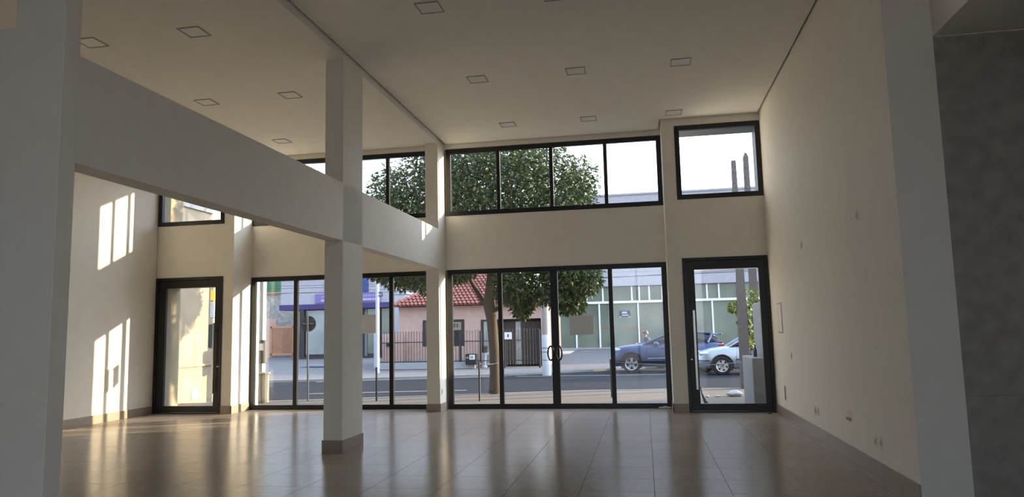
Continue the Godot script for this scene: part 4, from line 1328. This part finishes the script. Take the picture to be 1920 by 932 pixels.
func nets(st: SurfaceTool, bones: Array, cell: float) -> void:
	var lo := Vector3.ONE * 1e9
	var hi := -lo
	for b in bones:
		for e in 2:
			var r: float = b[2 + e] + cell * 2
			lo = lo.min(b[e] - Vector3.ONE * r)
			hi = hi.max(b[e] + Vector3.ONE * r)
	var n := Vector3i(((hi - lo) / cell).ceil()) + Vector3i.ONE
	var val := PackedFloat32Array()
	val.resize(n.x * n.y * n.z)
	var id := func(x: int, y: int, z: int) -> int: return x + n.x * (y + n.y * z)
	for z in n.z:
		for y in n.y:
			for x in n.x:
				val[x + n.x * (y + n.y * z)] = field(lo + Vector3(x, y, z) * cell, bones)[0]
	var verts := {}
	for z in n.z - 1:
		for y in n.y - 1:
			for x in n.x - 1:
				var s := Vector3.ZERO
				var cnt := 0
				var v := []
				for q in 8:
					v.append(val[(x + (q & 1)) + n.x * ((y + (q >> 1 & 1)) + n.y * (z + (q >> 2 & 1)))])
				for q in 8:
					for ax in [1, 2, 4]:
						if not (q & ax) and (v[q] < 0) != (v[q | ax] < 0):
							var t: float = v[q] / (v[q] - v[q | ax])
							var a := Vector3(q & 1, q >> 1 & 1, q >> 2 & 1)
							var o: int = q | ax
							s += a.lerp(Vector3(o & 1, o >> 1 & 1, o >> 2 & 1), t)
							cnt += 1
				if cnt:
					verts[id.call(x, y, z)] = lo + (Vector3(x, y, z) + s / cnt) * cell
	st.set_smooth_group(0)
	for z in range(1, n.z - 1):
		for y in range(1, n.y - 1):
			for x in range(1, n.x - 1):
				var a := val[x + n.x * (y + n.y * z)]
				for ax in 3:
					var o := Vector3i(1 if ax == 0 else 0, 1 if ax == 1 else 0, 1 if ax == 2 else 0)
					var b := val[x + o.x + n.x * (y + o.y + n.y * (z + o.z))]
					if (a < 0) == (b < 0):
						continue
					var u := Vector3i(o.z, o.x, o.y)
					var w := Vector3i(o.y, o.z, o.x)
					var ps := []
					for m in [Vector3i.ZERO, u, u + w, w]:
						ps.append(verts[id.call(x - m.x, y - m.y, z - m.z)])
					if a < 0:
						ps.reverse()
					var order := [0, 2, 1, 0, 3, 2]
					for i in order:
						st.set_color(field(ps[i], bones)[1])
						st.add_vertex(ps[i])

func make_rider() -> void:
	var at := Vector3(0.02, -0.10, -15.9)
	var jacket := Color(0.012, 0.016, 0.035)
	var jeans := Color(0.03, 0.04, 0.07)
	var skin := Color(0.42, 0.24, 0.17)
	var shoe := Color(0.02, 0.02, 0.02)
	var V := func(x: float, y: float, z: float) -> Vector3: return Vector3(x, y, z)
	var bones := [
		[V.call(0.28, 0.80, 0), V.call(0.16, 1.02, 0), 0.15, 0.14, jacket],
		[V.call(0.16, 1.02, 0), V.call(0.08, 1.20, 0), 0.15, 0.13, jacket],
		[V.call(0.09, 1.22, -0.15), V.call(0.09, 1.22, 0.15), 0.075, 0.075, jacket],
		[V.call(0.06, 1.26, 0), V.call(0.0, 1.36, 0), 0.055, 0.05, skin]]
	for s in [-1.0, 1.0]:
		bones.append([V.call(0.09, 1.22, 0.17 * s), V.call(-0.04, 1.02, 0.26 * s), 0.06, 0.045, jacket])
		bones.append([V.call(-0.04, 1.02, 0.26 * s), V.call(-0.30, 1.03, 0.27 * s), 0.045, 0.033, jacket])
		bones.append([V.call(0.27, 0.78, 0.09 * s), V.call(-0.12, 0.72, 0.19 * s), 0.09, 0.065, jeans])
		bones.append([V.call(-0.12, 0.72, 0.19 * s), V.call(0.02, 0.34, 0.17 * s), 0.06, 0.04, jeans])
		bones.append([V.call(0.03, 0.32, 0.17 * s), V.call(-0.16, 0.29, 0.17 * s), 0.04, 0.035, shoe])
	var st := mb()
	nets(st, bones, 0.024)
	var head := [
		[V.call(0.0, 1.42, 0), V.call(0.01, 1.50, 0), 0.085, 0.09, skin],
		[V.call(-0.06, 1.40, 0), V.call(-0.07, 1.36, 0), 0.04, 0.035, skin],
		[V.call(-0.10, 1.45, 0), V.call(-0.105, 1.42, 0), 0.012, 0.017, skin],
		[V.call(0.0, 1.44, -0.09), V.call(0.0, 1.41, -0.09), 0.015, 0.012, skin],
		[V.call(0.0, 1.44, 0.09), V.call(0.0, 1.41, 0.09), 0.015, 0.012, skin]]
	nets(st, head, 0.012)
	for s in [-1.0, 1.0]:
		var hb := [[V.call(-0.29, 1.03, 0.27 * s), V.call(-0.35, 1.035, 0.27 * s), 0.03, 0.032, skin]]
		for k in 4:
			var z: float = (0.243 + k * 0.019) * s
			hb.append([V.call(-0.36, 1.045, z), V.call(-0.395, 1.04, z), 0.0095, 0.009, skin])
			hb.append([V.call(-0.395, 1.04, z), V.call(-0.40, 1.01, z), 0.009, 0.0085, skin])
			hb.append([V.call(-0.40, 1.01, z), V.call(-0.375, 0.995, z), 0.0085, 0.008, skin])
		hb.append([V.call(-0.33, 1.03, 0.242 * s), V.call(-0.36, 1.005, 0.232 * s), 0.011, 0.01, skin])
		hb.append([V.call(-0.36, 1.005, 0.232 * s), V.call(-0.385, 1.0, 0.236 * s), 0.01, 0.009, skin])
		nets(st, hb, 0.007)
	var p := base("person", at, "motorcyclist in a dark jacket and open helmet behind the blue car's bonnet", "person")
	p.scale = Vector3.ONE * 0.95
	put("body", fin(st), M.skin_tone, p)
	var h := mb()
	var rings := []
	for i in 9:
		var v := i / 8.0 * 0.58 * PI
		var ring := []
		for k in 20:
			var a := -TAU * k / 20.0
			var rr := 0.132 * sin(v + 0.02)
			var low := 0.0 if i < 8 else 0.03 * cos(a)
			ring.append(Vector3(0.015 + cos(a) * rr, 1.475 + 0.132 * cos(v) - low, sin(a) * rr))
		rings.append(ring)
	rings.reverse()
	loft(h, rings, true, false)
	put("helmet", fin(h), mat(Color8(60, 48, 52), 0.3), p)
	for s in [-1.0, 1.0]:
		put("eye", fin(lathe(mb(), [[0.002, -0.009], [0.009, 0.0], [0.002, 0.009]], 8, Vector3(-0.08, 1.463, 0.033 * s))), M.dark_plastic, p)
	put("mouth", cb(-0.112, -0.098, 1.378, 1.384, -0.024, 0.024, 0.002), mat(Color8(120, 60, 56), 0.7), p)
	# the motorcycle
	var b := base("motorcycle", Vector3(0.02, -0.10, -15.9), "dark motorcycle under the rider, mostly hidden by the blue car", "motorcycle")
	b.scale = Vector3.ONE * 0.95
	for x in [-0.62, 0.62]:
		var w := Node3D.new()
		w.name = "wheel"
		b.add_child(w, true)
		w.position = Vector3(x, 0.29, 0)
		var ring := []
		for k in 25:
			ring.append(Vector3(0.25 * cos(TAU * k / 24.0), 0.25 * sin(TAU * k / 24.0), 0))
		put("tyre", fin(tube(mb(), ring, 0.045, 8, false)), M.rubber, w)
		var sp := mb()
		for k in 5:
			var t := TAU * k / 5.0
			tube(sp, [Vector3.ZERO, Vector3(cos(t) * 0.22, sin(t) * 0.22, 0)], 0.015, 6)
		put("spokes", fin(sp), M.alloy, w)
	put("frame", fin(tube(mb(), [Vector3(0.62, 0.29, 0), Vector3(0.3, 0.42, 0), Vector3(-0.1, 0.40, 0), Vector3(-0.34, 0.86, 0)], 0.03, 8)), M.iron, b)
	put("engine", cb(-0.2, 0.16, 0.28, 0.50, -0.11, 0.11, 0.04), M.zinc, b)
	put("tank", fin(loft(mb(), [ring_at(-0.34, [0.68, 0.74, 0.8], [0.05, 0.07, 0.0]), ring_at(-0.22, [0.6, 0.72, 0.84], [0.1, 0.12, 0.0]), ring_at(0.06, [0.6, 0.68, 0.76], [0.08, 0.1, 0.0])])), M.suv_paint, b)
	put("seat", cb(0.05, 0.72, 0.62, 0.70, -0.12, 0.12, 0.03), M.rubber, b)
	put("fork", fin(tube(mb(), [Vector3(-0.62, 0.29, 0.06), Vector3(-0.36, 0.92, 0.06)], 0.02, 6)), M.zinc, b)
	put("fork", fin(tube(mb(), [Vector3(-0.62, 0.29, -0.06), Vector3(-0.36, 0.92, -0.06)], 0.02, 6)), M.zinc, b)
	put("handlebar", fin(tube(mb(), [Vector3(-0.38, 1.015, -0.34), Vector3(-0.36, 0.98, -0.15), Vector3(-0.36, 0.93, 0), Vector3(-0.36, 0.98, 0.15), Vector3(-0.38, 1.015, 0.34)], 0.013, 6)), M.iron, b)
	put("headlight", fin(lathe(mb(), [[0.02, -0.05], [0.08, -0.03], [0.09, 0.03], [0.06, 0.05]], 14, Vector3(-0.46, 0.86, 0))), M.headlamp, b)
	put("footrest", bar(Vector3(-0.06, 0.26, -0.22), Vector3(-0.06, 0.26, 0.22), 0.018, 6), M.iron, b)

func _ready() -> void:
	make_view()
	make_materials()
	make_floor()
	make_shell()
	make_openings()
	make_linings()
	make_fittings()
	make_ground()
	make_near_street()
	make_tree()
	make_house()
	make_shop()
	make_glass_building()
	make_cars()
	make_rider()
